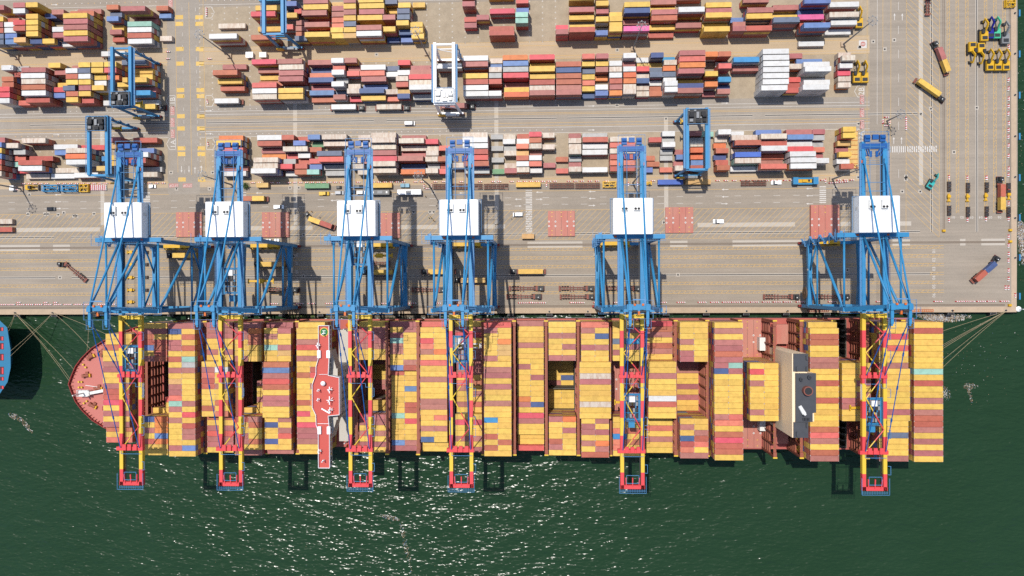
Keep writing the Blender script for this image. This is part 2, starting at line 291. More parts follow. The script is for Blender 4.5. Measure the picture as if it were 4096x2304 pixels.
YARD = {
 1: '''c3F,-1,-134.3 m2S,-1,-37.2 m2F,-1,-21.0 m4S,0,-270.7 m5S,0,-258.1 y5S,0,-251.7 m1F,0,-229.0 b3S,0,-214.1 b2S,0,-190.2 u3S,0,-124.5 m4F,0,-111.2
a2S,0,-101.7 m4S,0,-94.4 y4F,0,-84.0 d3S,0,-74.7 y1S,0,-61.8 s2S,0,-10.6 y3F,0,18.3 m3S,0,28.1 m2F,0,70.1 w5S,1,-258.1 n2S,1,-247.4 m4S,1,-240.3
b3F,1,-229.6 d2S,1,-213.8 m5F*,1,-200.8 u1S,1,-190.0 y4F*,1,-134.9 r2S,1,-120.4 y4F,1,-111.1 m3S,1,-100.9 y4S,1,-94.4 y4F,1,-83.6 y1S,1,-74.3
y4S,1,-67.6 m4S,1,-36.4 y3S,1,28.2 m3F*,1,57.5 m3F,1,101.5 y4S,2,-271.1 b3S,2,-264.8 y5S,2,-251.6 y5F*,2,-229.8 u3S,2,-214.1 m1F,2,-199.8
r4F*,2,-137.2 y3S,2,-124.3 m4F*,2,-111.9 m3S,2,-100.9 m4S,2,-94.3 m4F,2,-83.7 d4S,2,-68.1 r3F*,2,-20.2 u3S,2,-10.4 m3F*,2,18.3 m2S,2,28.4 y5F*,2,44.3
y2F,2,57.5 y4F*,2,83.2 m2F*,2,116.3 u5F,2,128.6 w3L*,2,143.0 m4S,3,-271.3 w4S,3,-264.6 r5S,3,-258.1 y5S,3,-251.6 m5F,3,-229.6 y1S,3,-214.3
t3F,3,-200.4 k1L*,3,-156.0 m2S,3,-119.5 s3S,3,-100.9 y4S,3,-94.4 y4F*,3,-84.5 m4S,3,-75.1 d4S,3,-68.1 b2S,3,-36.0 m3S,3,-29.7 t4S,3,-10.7 y2F*,3,18.3
y3S,3,34.6 n5F*,3,44.3 m4F*,3,57.5 w5F*,3,69.9 m4F,3,83.3 m4F*,3,102.8 n2F,3,128.0 b4S,4,-271.1 w4S,4,-264.5 b5S,4,-258.1 y5S,4,-251.6 w4S,4,-240.1
m5F*,4,-229.7 m2S,4,-214.0 w3F,4,-200.4 y2F*,4,-135.7 s3S,4,-126.3 m2S,4,-119.8 m4F*,4,-110.6 s3S,4,-100.9 d4S,4,-94.4 y4S,4,-68.6 y3S,4,-62.2
m2S,4,-36.0 t4S,4,-10.7 y4S,4,27.9 y4S,4,34.5 m2F*,4,44.6 b4F*,4,57.5 y5F*,4,82.6 u2S,4,93.0 y4F*,4,102.3 y3F,4,114.8 p3F*,4,127.3 k4L*,4,141.9
d4S,5,-271.0 u4S,5,-264.2 y5S,5,-251.6 m4S,5,-239.8 y5F*,5,-229.7 b1S,5,-214.1 b3F,5,-200.5 k1S,5,-189.7 b2S,5,-119.7 y2F,5,-110.4 y4S,5,-100.8
y4S,5,-94.4 m5F,5,-84.4 y4S,5,-75.1 n2S,5,-68.2 y3S,5,-62.1 b3F,5,-20.6 r3S,5,8.7 y3F,5,18.4 g1S,5,28.3 y4S,5,34.4 y2F*,5,57.1 m3F*,5,69.4 y2F,5,82.6
m3S,5,93.4 d5F*,5,114.2 b2F,5,129.0 w3F*,5,142.8 d4S,6,-271.0 u4S,6,-264.1 a5S,6,-257.9 n4S,6,-251.5 y4S,6,-245.1 w2S,6,-238.8 m5F*,6,-229.6
w3F*,6,-200.2 w5L*,6,-156.1 b4F*,6,-137.1 d3S,6,-119.4 y5F*,6,-109.7 y4S,6,-100.4 a4S,6,-94.3 w5F*,6,-84.4 n1S,6,-74.6 u1S,6,-67.9 y3S,6,-61.6
b4F*,6,-20.4 m4S,6,8.7 b5F*,6,18.2 u3S,6,27.7 y5S,6,34.1 p5F*,6,43.9 b1F*,6,57.0 y4F*,6,82.3 m4S,6,92.8 b4F*,6,102.1 u5F*,6,128.4 w1F*,6,141.9''',
 2: '''w3S,0,-268.1 g2S,0,-261.8 y4S,0,-242.2 m2S,0,-233.5 y4S,0,-227.0 y4S,0,-220.4 y4S,0,-213.9 d5F*,0,-200.4 m1F,0,-154.8 r4F*,0,-136.9 m4F,0,-124.1
m3F,0,-109.8 w4S,0,-100.6 m4S,0,-94.1 r2S,0,-68.9 w4F,0,-33.1 k2S,0,-23.4 o4F,0,-13.9 r4F*,0,-1.0 s4S,0,21.3 m4S,0,27.9 w4S,0,41.0 w1S,0,47.9
n4S,0,54.1 c1S,0,60.7 m5F*,0,70.2 o4S,0,79.8 b4S,0,86.0 w5F*,0,109.2 m2S,0,121.1 k2S,0,144.1 b2S,1,-263.3 m5F*,1,-251.0 m3S,1,-240.8 w4S,1,-233.5
d4S,1,-227.1 y4S,1,-220.5 s4S,1,-213.9 y3F,1,-199.9 m2F,1,-135.7 k4F,1,-123.4 n1F,1,-109.8 s3S,1,-100.5 m2S,1,-93.5 w3F,1,-83.6 d2S,1,-74.3
m2F,1,-59.4 w3F*,1,-46.1 m4F*,1,-33.2 u2S,1,-23.5 u4F,1,-13.7 y2F,1,-0.7 b3F,1,11.8 y3S,1,21.4 y3S,1,28.0 w3S,1,34.5 m2S,1,41.2 a1S,1,48.3 y1S,1,54.5
k3S,1,60.7 s5F*,1,70.2 g1S,1,86.3 c4F*,1,96.2 w5F*,1,109.3 u2F,1,127.4 k4S,1,144.0 b3S,2,-268.0 w5F*,2,-251.3 b4S,2,-233.4 w4S,2,-227.0 y3S,2,-220.4
o3S,2,-214.0 y3F,2,-200.0 b5F*,2,-155.2 y1F,2,-135.7 m4F,2,-123.4 s2F,2,-109.7 w4S,2,-100.4 s3S,2,-93.5 s3F,2,-84.1 w2S,2,-74.8 w3S,2,-68.6
m3F,2,-59.4 k4S,2,-23.5 g4F,2,-13.7 y4F*,2,-1.0 n3F,2,11.8 d2S,2,21.7 m3S,2,27.9 k3S,2,34.5 w3S,2,41.2 r3S,2,47.6 d2S,2,54.0 o3S,2,60.2 o5F*,2,70.2
s4S,2,86.1 m2F*,2,97.1 w5F*,2,109.4 k3S,2,119.8 w4F,2,129.0 w3S,2,143.8 b3S,3,-267.9 k5F*,3,-251.1 y2S,3,-241.4 y4S,3,-233.3 y4S,3,-226.9 w3S,3,-220.4
y2S,3,-210.3 y5F*,3,-200.2 y3F*,3,-155.0 b1F,3,-136.4 m4F*,3,-123.7 n3F*,3,-109.5 g2S,3,-99.7 m3F*,3,-83.4 k3S,3,-69.4 r4F,3,-59.5 y4F,3,-33.3
g4S,3,-23.6 r4F*,3,-13.7 y3F,3,-0.8 b3F,3,11.9 y2S,3,21.6 o1S,3,28.0 w3S,3,34.5 o3S,3,41.3 k2S,3,47.8 d3S,3,54.0 d3S,3,60.2 m5F*,3,69.7 y3S,3,80.3
w5F*,3,109.3 w5F*,3,128.8 r2S,3,143.8 r4S,4,-268.1 b5F*,4,-251.1 r3S,4,-241.6 d4S,4,-234.9 m4S,4,-226.8 y4S,4,-220.2 m2F,4,-199.7 b2F*,4,-154.8
s4F,4,-136.8 g1F,4,-123.5 m1F,4,-109.7 w4S,4,-100.5 k2S,4,-93.6 u1F,4,-83.7 b3S,4,-69.4 k4F,4,-59.4 b4F,4,-33.1 b4S,4,-23.6 m1F,4,-13.5 b3F,4,-1.0
b3F,4,11.9 s2S,4,21.6 b3S,4,34.6 o3S,4,41.3 n3S,4,47.6 w1S,4,54.2 w3S,4,60.4 y1F,4,71.2 c3S,4,86.6 w5F*,4,109.2 r2S,4,120.3 w1F,4,129.5 k2S,4,144.0
r4S,5,-268.1 w5F*,5,-251.0 u3S,5,-241.5 b4S,5,-233.3 y4S,5,-226.9 c4F*,5,-199.7 w4F,5,-136.7 y4F,5,-123.7 u2F*,5,-109.9 d1S,5,-100.6 k3S,5,-93.6
n3F*,5,-84.4 k2S,5,-75.1 a2S,5,-69.0 w5F*,5,-58.9 w4F,5,-33.1 m1S,5,-23.6 y2F,5,-13.5 k3F,5,-1.0 m3F,5,11.9 y2S,5,21.5 w3S,5,27.7 m3S,5,34.6
k3S,5,41.2 k2S,5,47.8 b1S,5,54.0 w5S,5,60.2 n3F,5,70.3 o4S,5,79.6 n1S,5,87.2 w5F*,5,109.1 b2S,5,119.8 w4F,5,129.1 k2S,5,143.9 w4S,6,-268.2
s2S,6,-261.3 b4F*,6,-250.7 y4S,6,-233.3 b3S,6,-226.8 w1S,6,-219.1 w1F*,6,-199.6 k4F*,6,-136.7 y4F*,6,-123.7 b1F,6,-109.6 m3S,6,-100.4 r1S,6,-93.5
y2F*,6,-84.2 s1S,6,-75.0 n3S,6,-68.7 g2F*,6,-58.3 w4F*,6,-33.0 w4S,6,-23.7 o3F*,6,-13.5 m4F*,6,-1.0 m4F*,6,11.8 n1S,6,21.6 u3S,6,27.8 o3S,6,34.5
k4S,6,40.9 k2S,6,47.8 b2S,6,54.0 w5S,6,60.2 m4F*,6,69.6 m1S,6,79.9 m3S,6,86.1 w5F*,6,108.5 b3S,6,118.4 w5F*,6,127.8''',
 3: '''m4S,0,-270.7 k3F*,0,-254.9 m3S,0,-213.2 b2F,0,-199.3 o3F,0,-154.6 w3F,0,-135.4 b3S,0,-126.2 b1S,0,-120.0 u3S,0,-113.2 k3F,0,-103.1 k2S,0,-88.7
k4F,0,-78.1 m1F,0,-64.6 k3F,0,-33.7 g1S,0,-23.4 k1S,0,-17.2 b1S,0,-10.5 r3S,0,-4.4 k2S,0,1.9 m1S,0,14.9 g1F,0,24.7 w2S,0,60.2 m2S,0,73.1 t1S,0,79.3
w3S,0,86.5 w1S,0,93.9 u2F,0,108.0 m2F,0,122.5 m2S,0,131.8 y4S,0,144.3 u5S,1,-270.5 k4S,1,-263.9 w2F,1,-240.1 r1F,1,-227.8 a2S,1,-214.8 y4F,1,-154.8
b3F,1,-135.3 u3S,1,-120.4 e1S,1,-112.5 k2F,1,-103.1 k1S,1,-89.3 k5F*,1,-78.0 k4F,1,-64.5 r3S,1,-54.9 w4F,1,-33.5 w2S,1,-17.3 w2S,1,-10.5 b3S,1,-4.4
k2S,1,14.8 b3F,1,24.6 k3F,1,37.7 b2S,1,53.7 g1S,1,60.4 g1S,1,74.1 k1S,1,85.8 k3F,1,95.9 k4F*,1,109.0 u3F*,1,122.3 g2S,1,131.5 y4S,1,144.3 y5S,2,-270.5
g3S,2,-262.1 u2S,2,-242.8 k4F,2,-230.6 u3F,2,-199.5 s3F,2,-154.7 m1F,2,-135.2 k3S,2,-125.6 k3S,2,-119.4 b2S,2,-113.2 k4F,2,-78.1 k2F,2,-64.3
k2S,2,-55.0 s2S,2,-48.8 w4F,2,-33.4 g1S,2,-23.3 g1S,2,-16.9 s3S,2,-10.7 k3S,2,-4.4 k2S,2,2.0 k2S,2,14.9 w2F,2,24.7 s3F,2,37.7 w3S,2,59.9 k3S,2,73.2
o1S,2,85.3 b4F*,2,96.9 b3F,2,109.8 w2F,2,122.6 g1S,2,131.9 a2S,2,143.7 u5S,3,-270.5 s2S,3,-263.8 b2F,3,-252.8 o4F,3,-230.8 c1S,3,-220.2 y2S,3,-214.0
w5F*,3,-199.7 b4F,3,-154.2 o1F,3,-135.0 s1S,3,-125.4 w2S,3,-118.9 d4F,3,-104.8 m4F,3,-78.0 m1F,3,-64.8 k3S,3,-54.7 b4F,3,-33.4 k2S,3,-16.8 a2S,3,-10.7
m1S,3,-4.3 k3S,3,14.8 w2F,3,24.5 k3F,3,37.7 g1S,3,59.5 m1S,3,66.5 o3S,3,73.2 b2S,3,85.9 k1F,3,96.9 w4F*,3,109.2 r3F,3,122.3 s2S,3,131.6 m1S,3,143.7
b5S,4,-270.6 t2S,4,-264.1 b4F*,4,-254.9 w4F,4,-230.5 y2S,4,-215.2 b5F*,4,-201.0 n3F,4,-154.7 k4F,4,-136.2 g2S,4,-126.2 b1S,4,-119.5 s2S,4,-113.3
r4F,4,-104.1 k2S,4,-93.0 m1S,4,-86.8 r4F,4,-77.6 m4F,4,-65.0 k3S,4,-55.1 b3S,4,-48.9 r4F,4,-33.3 g1S,4,-23.1 b3S,4,-10.7 w3S,4,-4.4 b1S,4,8.6
g1S,4,15.1 b3F,4,37.7 b1S,4,50.9 g1S,4,59.4 u2S,4,66.9 o2S,4,73.7 n1S,4,85.3 i4F*,4,96.8 b1F,4,110.0 w4F*,4,122.5 m1S,4,131.7 y3S,4,143.3 b5S,5,-270.6
r1S,5,-264.2 w4F,5,-254.9 k1F,5,-241.0 a3S,5,-219.7 g1F,5,-198.2 m1F,5,-154.4 k4F,5,-136.4 r3S,5,-127.0 b3S,5,-119.6 u2S,5,-113.1 g1F,5,-103.8
k2S,5,-92.1 k5F*,5,-78.0 n1F,5,-64.8 g1S,5,-54.8 b1S,5,-48.4 k2S,5,-42.2 b4F,5,-33.0 k1S,5,-16.7 w3S,5,-10.6 s3S,5,-4.4 m1S,5,2.4 m1S,5,14.9
s3F,5,37.7 b1S,5,53.1 m1S,5,65.9 u2S,5,73.9 b2S,5,85.7 k4F*,5,96.8 m1F,5,109.4 w4F*,5,122.8 w3S,5,132.7 w2S,5,143.3 k5S,6,-270.6 k1F,6,-256.4
w1F,6,-243.4 w2F,6,-229.7 k2F,6,-199.3 w2F,6,-154.3 w5F,6,-136.5 w1S,6,-126.0 b3S,6,-119.8 t3S,6,-113.7 g1F,6,-102.8 k2S,6,-89.1 k4F,6,-78.1
o2F,6,-64.9 k3S,6,-55.0 s2S,6,-48.8 g2F,6,-33.1 e1S,6,-22.8 m2S,6,-16.6 k3S,6,-10.4 w2S,6,-4.2 s1S,6,8.6 k3S,6,14.8 w2F,6,24.5 b3F,6,37.7 u1S,6,49.8
s1S,6,59.3 k3S,6,65.9 b3S,6,73.2 b3S,6,85.8 w1F,6,96.5 s4F*,6,108.9 w4F*,6,122.8 b3S,6,144.3''',
}
SHIP = [
 ('f1', -195.4, 37, 12.19, 2, 'y* y*'),
 ('f1', -195.4, 39.3, 12.19, 4, 'b* y* y* m* m* y y m* b* b* r* y* m* y* m*'),
 ('f1', -195.4, 37, 12.19, 19, 'b y* s*'),
 ('f2', -177.2, 40.1, 12.19, 0, 'y m by bb ub yb mb'),
 ('f2', -177.2, 8, 12.19, 7, 'mm mm bb mm mm bb bb'),
 ('f2', -177.2, 30, 12.19, 14, '.r .y yy'),
 ('f2', -177.2, 40.1, 12.19, 17, 'no yo mo yu bo y y*'),
 ('f3', -163.4, 42.3, 12.19, 0, 'm* ny yb my mb yy bt yg mm yy ay my my sy tm my yr my yb ym ym yy mu y*'),
 ('f4', -149.5, 34, 12.19, 0, 'm m m y y m y'),
 ('f4', -149.5, 39.5, 12.19, 7, 'yy mw sy by bm yy yy yb by ys'),
 ('f4', -149.5, 34, 12.19, 17, 'b y m r m m y*'),
 ('f5', -134.2, 39.4, 12.19, 0, 'm* mo mb yb yy yy my'),
 ('f5', -134.2, 8, 12.19, 7, 'yy mm yy mm'),
 ('f5', -134.2, 29, 12.19, 11, '.m .y .y .m .y yy'),
 ('f5', -134.2, 39.4, 12.19, 17, 'bm yb yy my mb yy m*'),
 ('f6', -120.8, 36, 12.19, 0, 'm'),
 ('f6', -120.8, 38.9, 12.19, 1, 'ym my yy tm ya yy'),
 ('f6', -120.8, 41.5, 12.19, 7, 'b* u* m* r* b* y* m* m* y* y*'),
 ('f6', -120.8, 38.9, 12.19, 17, 'ym ny ym yr ny yy'),
 ('f6', -120.8, 36, 12.19, 23, 'm'),
 ('f7', -106.1, 36, 12.19, 0, 'y'),
 ('f7', -106.1, 38.6, 12.19, 1, 'y y* m* r* y m'),
 ('f7', -106.1, 38.6, 12.19, 7, 'yy yb br yy ym yy yo bo yy ry'),
 ('f7', -106.1, 38.6, 12.19, 17, 'y r m m m y*'),
 ('f7', -106.1, 36, 12.19, 23, 'y'),
 ('m1', -79.2, 31.9, 12.19, 0, 'y m m m m y y*'),
 ('m1', -79.2, 4, 12.19, 7, 'yy mm yy yy yy mm mm bb'),
 ('m1', -79.2, 22, 12.19, 15, 'y y'),
 ('m1', -79.2, 31.9, 12.19, 17, 'm m y m y m y*'),
 ('m2', -65.1, 30.8, 12.19, 0, 'm ym my ty my my yy ym ub'),
 ('m2', -65.1, 28.2, 12.19, 9, 'by yy yy yu yy yy yb yb ty yr yy yy yy um m*'),
 ('m3', -50.8, 30.5, 12.19, 0, 's'),
 ('m3', -50.8, 32.8, 12.19, 1, 'yy yy ry sy mo yy'),
 ('m3', -50.8, 33.5, 12.19, 7, 's y y m y y y m m y*'),
 ('m3', -50.8, 32.8, 12.19, 17, 'ys yy mm yy ny'),
 ('m3', -50.8, 29, 12.19, 22, 'yy y*'),
 ('m4', -35.2, 30, 12.19, 0, 'y m r y w m m*'),
 ('m4', -35.2, 26, 12.19, 7, 'm m m yy sb my ym yy mb yy'),
 ('m4', -35.2, 30.5, 12.19, 17, 'yy rr yy yy mm yy m*'),
 ('m5', -21.3, 38.3, 12.19, 0, 'r my yy yo ya ya my'),
 ('m5', -21.3, 39, 12.19, 7, 'y m m y m* y y m y y*'),
 ('m5', -21.3, 38.3, 12.19, 17, 'cy yy yy by yb by y*'),
 ('m6', -6.8, 26.6, 12.19, 0, 'm y y y m y y'),
 ('m6', -6.8, 25.9, 12.19, 7, 'yy my yy ym yy yy yy oy mn yy'),
 ('m6', -6.8, 26.6, 12.19, 17, 'r m y y*'),
 ('m6', -6.8, 24, 12.19, 21, 'y y'),
 ('m6', -6.8, 26.6, 12.19, 23, 'r*'),
 ('m7', 7.6, 35.9, 12.19, 0, 'y yy mm yy ym yy mm'),
 ('m7', 7.6, 6, 12.19, 7, 'my yy yy yy yn my'),
 ('m7', 7.6, 14, 12.19, 13, 'yy yy yy y'),
 ('m7', 7.6, 35.9, 12.19, 17, 'mo yy ym yy by my y*'),
 ('m8', 22.0, 39.7, 12.19, 0, 's my yn yy mm yy yy'),
 ('m8', 22.0, 41, 13.72, 7, 'y* y* k* m* y* y* y* k* y* y*'),
 ('m8', 22.0, 39.7, 12.19, 17, 'ym my mm yy mo ym b*'),
 ('m9', 36.2, 36.6, 12.19, 0, 'y ym yy dc ym my yy'),
 ('m9', 36.2, 36.6, 12.19, 17, 'ym yy sb cy sb sy y*'),
 ('a1', 51.5, 29.7, 12.19, 0, 'r b m y b m y'),
 ('a1', 51.5, 40, 12.19, 7, 'y* y* m* y* y* y* w* b* y* y*'),
 ('a1', 51.5, 29.7, 12.19, 17, 'y y s y m y y*'),
 ('a2', 65.3, 40.3, 12.19, 0, 'y yy yy my yy my my'),
 ('a2', 65.3, 19, 12.19, 7, 'm m m y y m y m y y'),
 ('a2', 65.3, 40.3, 12.19, 17, 'yy my ym nb bs sy m*'),
 ('a3', 79.6, 43.7, 12.19, 0, 'y* m* y* m* m* b* m*'),
 ('a3', 79.6, 43.2, 12.19, 7, 'mt nm yy yy yy yy yy yy yy ms'),
 ('a3', 79.6, 43.7, 12.19, 17, 's* y* b* r* b* b* y*'),
 ('a4', 94.2, 45.7, 12.19, 7, 'yy ry yy my yy yy yy yy my yy'),
 ('a5', 120.1, 42.5, 12.19, 0, 'y*'),
 ('a5', 120.1, 44.6, 12.19, 1, 'y* b* b* y* y* m* m* y* y* b* y* y* b* y* y* y* y* b* s* m* y* b* m*'),
 ('a6', 133.5, 45, 12.19, 7, 'yy yy yy ym yy ym mb mb yy yy'),
 ('a7', 149.7, 43.9, 12.19, 0, 'y* y* r* y* r* y* y* m*'),
 ('a7', 149.7, 43.9, 13.72, 8, 'y* y* y* y* y* y* y* m* y*'),
 ('a7', 149.7, 43.9, 12.19, 17, 'y* y* d* y* y* y* m*'),
 ('a8', 164.0, 44.5, 12.19, 0, 'y* b* y* y* y* y* y* y* t* y* b* y* y* m* y* m* b* b* m* y* m* y* m* y*'),
]
SHIP = [(a, b, c, d, e, t.split()) for a, b, c, d, e, t in SHIP]
# ------------------------------------------------------------------ setting: quay, yard, water
XE = 228.0      # east edge of the quay
YE = -3.45      # south edge
m = MB(); m.k = 0
m.prism([(-1500, YE), (227.5, YE), (228, 70), (228, 1500), (-1500, 1500)], -9, 0, 0, 1)
tag(m.build('quay_ground', [M['asphalt'], M['conc']]), kind='structure')

def sheet(name, rects, mt, z):
    s = MB()
    for x0, x1, y0, y1 in rects: s.quad([(x0, y0, z), (x1, y0, z), (x1, y1, z), (x0, y1, z)])
    return tag(s.build(name, mt), kind='structure')
sheet('quay_edge_concrete', [(-600, 225.0, YE, -0.75), (225.0, 227.5, YE + .05, 600)], M['conc'], 0.004)
sheet('yard_concrete', [(-600, -190.5, 101.5, 122.5), (-174, 158, 101.5, 122.5), (-600, -190.5, 64.4, 86), (-174, 158, 64.4, 86), (-600, -190.5, 131, 151.4), (-174, 158, 131, 151.4)], M['pad'], 0.004)
sheet('gantry_lane_concrete', [(-600, -190.5, 122.5, 131), (-174, 158, 122.5, 131), (-600, -190.5, 60.6, 64.4), (-174, 158, 60.6, 64.4), ], M['lane'], 0.004)
sheet('middle_road', [(-600, -190.5, 86.0, 101.5), (-174, 158, 86.0, 101.5)], M['asph2'], 0.004)
sheet('cross_road', [(-190.5, -174, 57.3, 600)], M['asph2'], 0.004)
pts = [U(2048, v)[1] for v in (898, 913)]
cs = []
for u0, u1 in ((30, 400), (760, 1250), (1590, 1750), (1930, 2020), (2790, 3180), (3260, 3420), (3600, 3645)):
    cs.append((U(u0, 905)[0], U(u1, 905)[0], 38.7, 40.8))
for u, v0, v1 in ((408, 520, 900), (1180, 400, 900), (1985, 400, 900), (2664, 480, 870), (3683, 0, 740)):
    x = U(u, v0)[0]; cs.append((x - 1, x + 1, U(u, v1)[1], U(u, v0)[1]))
for u0, u1 in ((0, 160), (212, 280), (2110, 2330), (2680, 2750), (2930, 3260), (3570, 3640), (3840, 3862), (3925, 4020)):
    x0, x1 = U(u0, 985)[0], U(u1, 985)[0]; cs += [(x0, x1, 28.9, 30.0), (x0, x1, 31.0, 32.1)]
sheet('concrete_strips', cs, M['slab'], 0.008)
# rails and drains
s = MB()
for y in (0.0, 30.48):
    for d in (-0.35, 0.35): s.box(-600, 222, y + d - .09, y + d + .09, 0.0, 0.03)
    s.box(-600, 222, y - .05, y + .05, 0.03, 0.06)
for u in (3775, 4040):
    x = U(u, 500)[0]
    for d in (-.35, .35): s.box(x + d - .09, x + d + .09, 35 if u < 4000 else 35, 600, 0, .03)
tag(s.build('crane_rails', M['steelrail']), kind='structure')
s = MB(); w = MB()
def drain(x0, x1, y0, y1):
    if x1 - x0 > y1 - y0:
        w.quad([(x0, y0 - .35, .012), (x1, y0 - .35, .012), (x1, y1 + .35, .012), (x0, y1 + .35, .012)])
    else:
        w.quad([(x0 - .35, y0, .012), (x1 + .35, y0, .012), (x1 + .35, y1, .012), (x0 - .35, y1, .012)])
    s.quad([(x0, y0, .016), (x1, y0, .016), (x1, y1, .016), (x0, y1, .016)])
for u0, u1, y in ((0, 218, 35.9), (286, 3680, 35.9), (0, 222, 15.3), (287, 3733, 15.3), (119, 330, 93.1), (330, 700, 93.1), (828, 1495, 93.1), (1547, 2226, 93.1), (2270, 3010, 93.1), (3060, 3670, 93.1)):
    x0, x1 = U(u0, 1152)[0], U(u1, 1152)[0]
    if y == 93.1: x0, x1 = U(u0, 475)[0], U(u1, 475)[0]
    drain(x0, x1, y - .2, y + .2)
for u, v in ((3726, 928), (3907, 927)):
    x = U(u, 500)[0]; drain(x - .2, x + .2, U(u, v)[1], 500)
tag(w.build('drain_kerbs', M['slab']), kind='structure'); tag(s.build('drain_slots', M['drain']), kind='structure')
# painted lines
WM = MB(); YM = MB(); BX = MB(); RM_ = MB()
Z = 0.020
def ln(mb, x0, y0, x1, y1, wd=0.16, z=Z):
    d = Vector((x1 - x0, y1 - y0)); n = Vector((-d.y, d.x)).normalized() * wd / 2
    mb.quad([(x0 - n.x, y0 - n.y, z), (x0 + n.x, y0 + n.y, z), (x1 + n.x, y1 + n.y, z), (x1 - n.x, y1 - n.y, z)])
    if (x1 - x0) * n.y - (y1 - y0) * n.x > 0: mb.f[-1] = mb.f[-1]
XL, XR0, XR1, XR = -330, -190, -174, 158
for y in (97.3, 98.9, 88.7, 85.9):
    for a, b in ((XL, XR0), (XR1, XR)): ln(WM, a, y, b, y, .18)
for y in (95.2, 95.9, 90.9, 89.4, 131, 129.1, 124, 122.6, 63.4, 57.2):
    for a, b in ((XL, XR0), (XR1, XR)): ln(YM, a, y, b, y, .18)
for a, b in ((XL, XR0), (XR1, XR)): ln(WM, a, 152.6, b, 152.6, .18); ln(WM, a, 157.0, b, 157, .18)
for y in (53.9, 50.5):
    x = XL
    while x < 150: ln(WM, x, y, x + 3.2, y, .15); x += 9.4
for y0, y1 in ((47.7, 38.7 + 9),):
    ln(YM, XL, 47.7, 158, 47.7, .16)
ln(YM, XL, 33.2, 172, 33.2, .16)
x = XL
while x < 150:                                   # slanted hatching of the lay-down strip
    ln(YM, x, 33.2, x + 14, 47.6, .17); x += 3.05
for u in (3467, 3530, 3562, 3623, 3756):
    x = U(u, 400)[0]; ln(YM, x, 57 if u < 3600 else 33, x + (1.0 if u < 3600 else 1.2), 400, .16)
x0, x1 = U(3625, 400)[0], U(3754, 400)[0]
y = 33
while y < 190: ln(YM, x0, y + 15, x1, y, .17); y += 3.0
x = U(3508, 300)[0]; ln(WM, x, 88, x + .8, 300, .15)
x = U(3594, 300)[0]; y = 62
while y < 170: ln(WM, x, y, x, y + 4, .16); y += 11.6
LY = (28.3, 24.0, 19.7, 15.4, 11.1, 6.8)
def ladder(ax, c, a0, a1, hw=.62, half=None):
    P = (lambda t, q: (t, q)) if ax == 0 else (lambda t, q: (q, t))
    for q in (-hw, hw):
        p, r = P(a0, c + q), P(a1, c + q); ln(YM, *p, *r, .2)
    t = a0
    while t < a1 - 2: ln(YM, *P(t, c - hw), *P(t + 1.7, c + hw), .17); t += 2.6
for i, c in enumerate(LY):
    ladder(0, c, XL if i != 3 else 186.5, 193.2)
for u in (3794, 3830, 3868, 3943, 3980, 4017):
    x = U(u, 880)[0]; ladder(1, x, 44.6, 330)
def txt(mb, s_, x, y, h, rot, z=Z + .004):
    v, f = text(s_); mb.add(v, f, Matrix.Translation((x, y, z)) @ Matrix.Rotation(rot, 4, 'Z') @ Matrix.Scale(h, 4))
for i, c in enumerate(LY): txt(WM, '0%d' % (i + 1), U(3736, 1100)[0], c - 2.0, 1.5, pi / 2)
for i, c in enumerate(LY): txt(WM, '0%d' % (i + 2), U(1188, 1100)[0], c - 2.0, 1.3, pi / 2)
for i, u in enumerate((3812, 3848, 3886, 3923, 3961, 3998)): txt(WM, '0%d' % (i + 1), *U(u, 869), 1.3, pi)
# zebra crossings
def zebra(u0, u1, v0, v1, n, horiz=True):
    xa, ya = U(u0, v1); xb, yb = U(u1, v0)
    for i in range(n):
        t = (i + .22) / n; t2 = (i + .75) / n
        if horiz: WM.quad([(xa, ya + (yb - ya) * t, Z), (xb, ya + (yb - ya) * t, Z), (xb, ya + (yb - ya) * t2, Z), (xa, ya + (yb - ya) * t2, Z)])
        else: WM.quad([(xa + (xb - xa) * t, ya, Z), (xa + (xb - xa) * t2, ya, Z), (xa + (xb - xa) * t2, yb, Z), (xa + (xb - xa) * t, yb, Z)])
zebra(574, 600, 768, 955, 28); zebra(2103, 2128, 759, 931, 25); zebra(3278, 3304, 743, 814, 9); zebra(3549, 3749, 583, 610, 23, False); zebra(962, 985, 768, 786, 4)
# arrows
def arrow(u, v, rot, L=3.4):
    x, y = U(u, v); Mx = Matrix.Translation((x, y, Z + .004)) @ Matrix.Rotation(rot, 4, 'Z')
    WM.add([(-L / 2, -.14, 0), (L / 6, -.14, 0), (L / 6, .14, 0), (-L / 2, .14, 0)], [(0, 1, 2, 3)], Mx)
    WM.add([(L / 6, -.5, 0), (L / 2, 0, 0), (L / 6, .5, 0)], [(0, 1, 2)], Mx)
for u, v, r in ((232, 779, pi), (232, 807, pi), (232, 834, 0), (2157, 769, pi), (2157, 797, 0), (2073, 797, pi), (2073, 824, 0), (2368, 766, pi), (2368, 794, pi), (2368, 822, 0), (2900, 758, pi), (2900, 787, pi), (2898, 815, 0),
                (3238, 754, pi), (3238, 783, pi), (3238, 815, pi), (1335, 775, pi), (1335, 802, pi), (3578, 67, pi / 2), (3609, 67, pi / 2), (3575, 562, pi / 2), (3606, 562, pi / 2), (835, 443, 0), (835, 535, 0), (218, 19, 0), (226, 539, 0),
                (1328, 437, 0), (2366, 424, 0), (2366, 520, 0), (2900, 412, 0), (726, 677, -pi / 2), (756, 677, -pi / 2), (780, 680, pi / 2), (806, 675, pi / 2), (1850, 772, pi), (1036, 772, pi)):
    arrow(u, v, r)
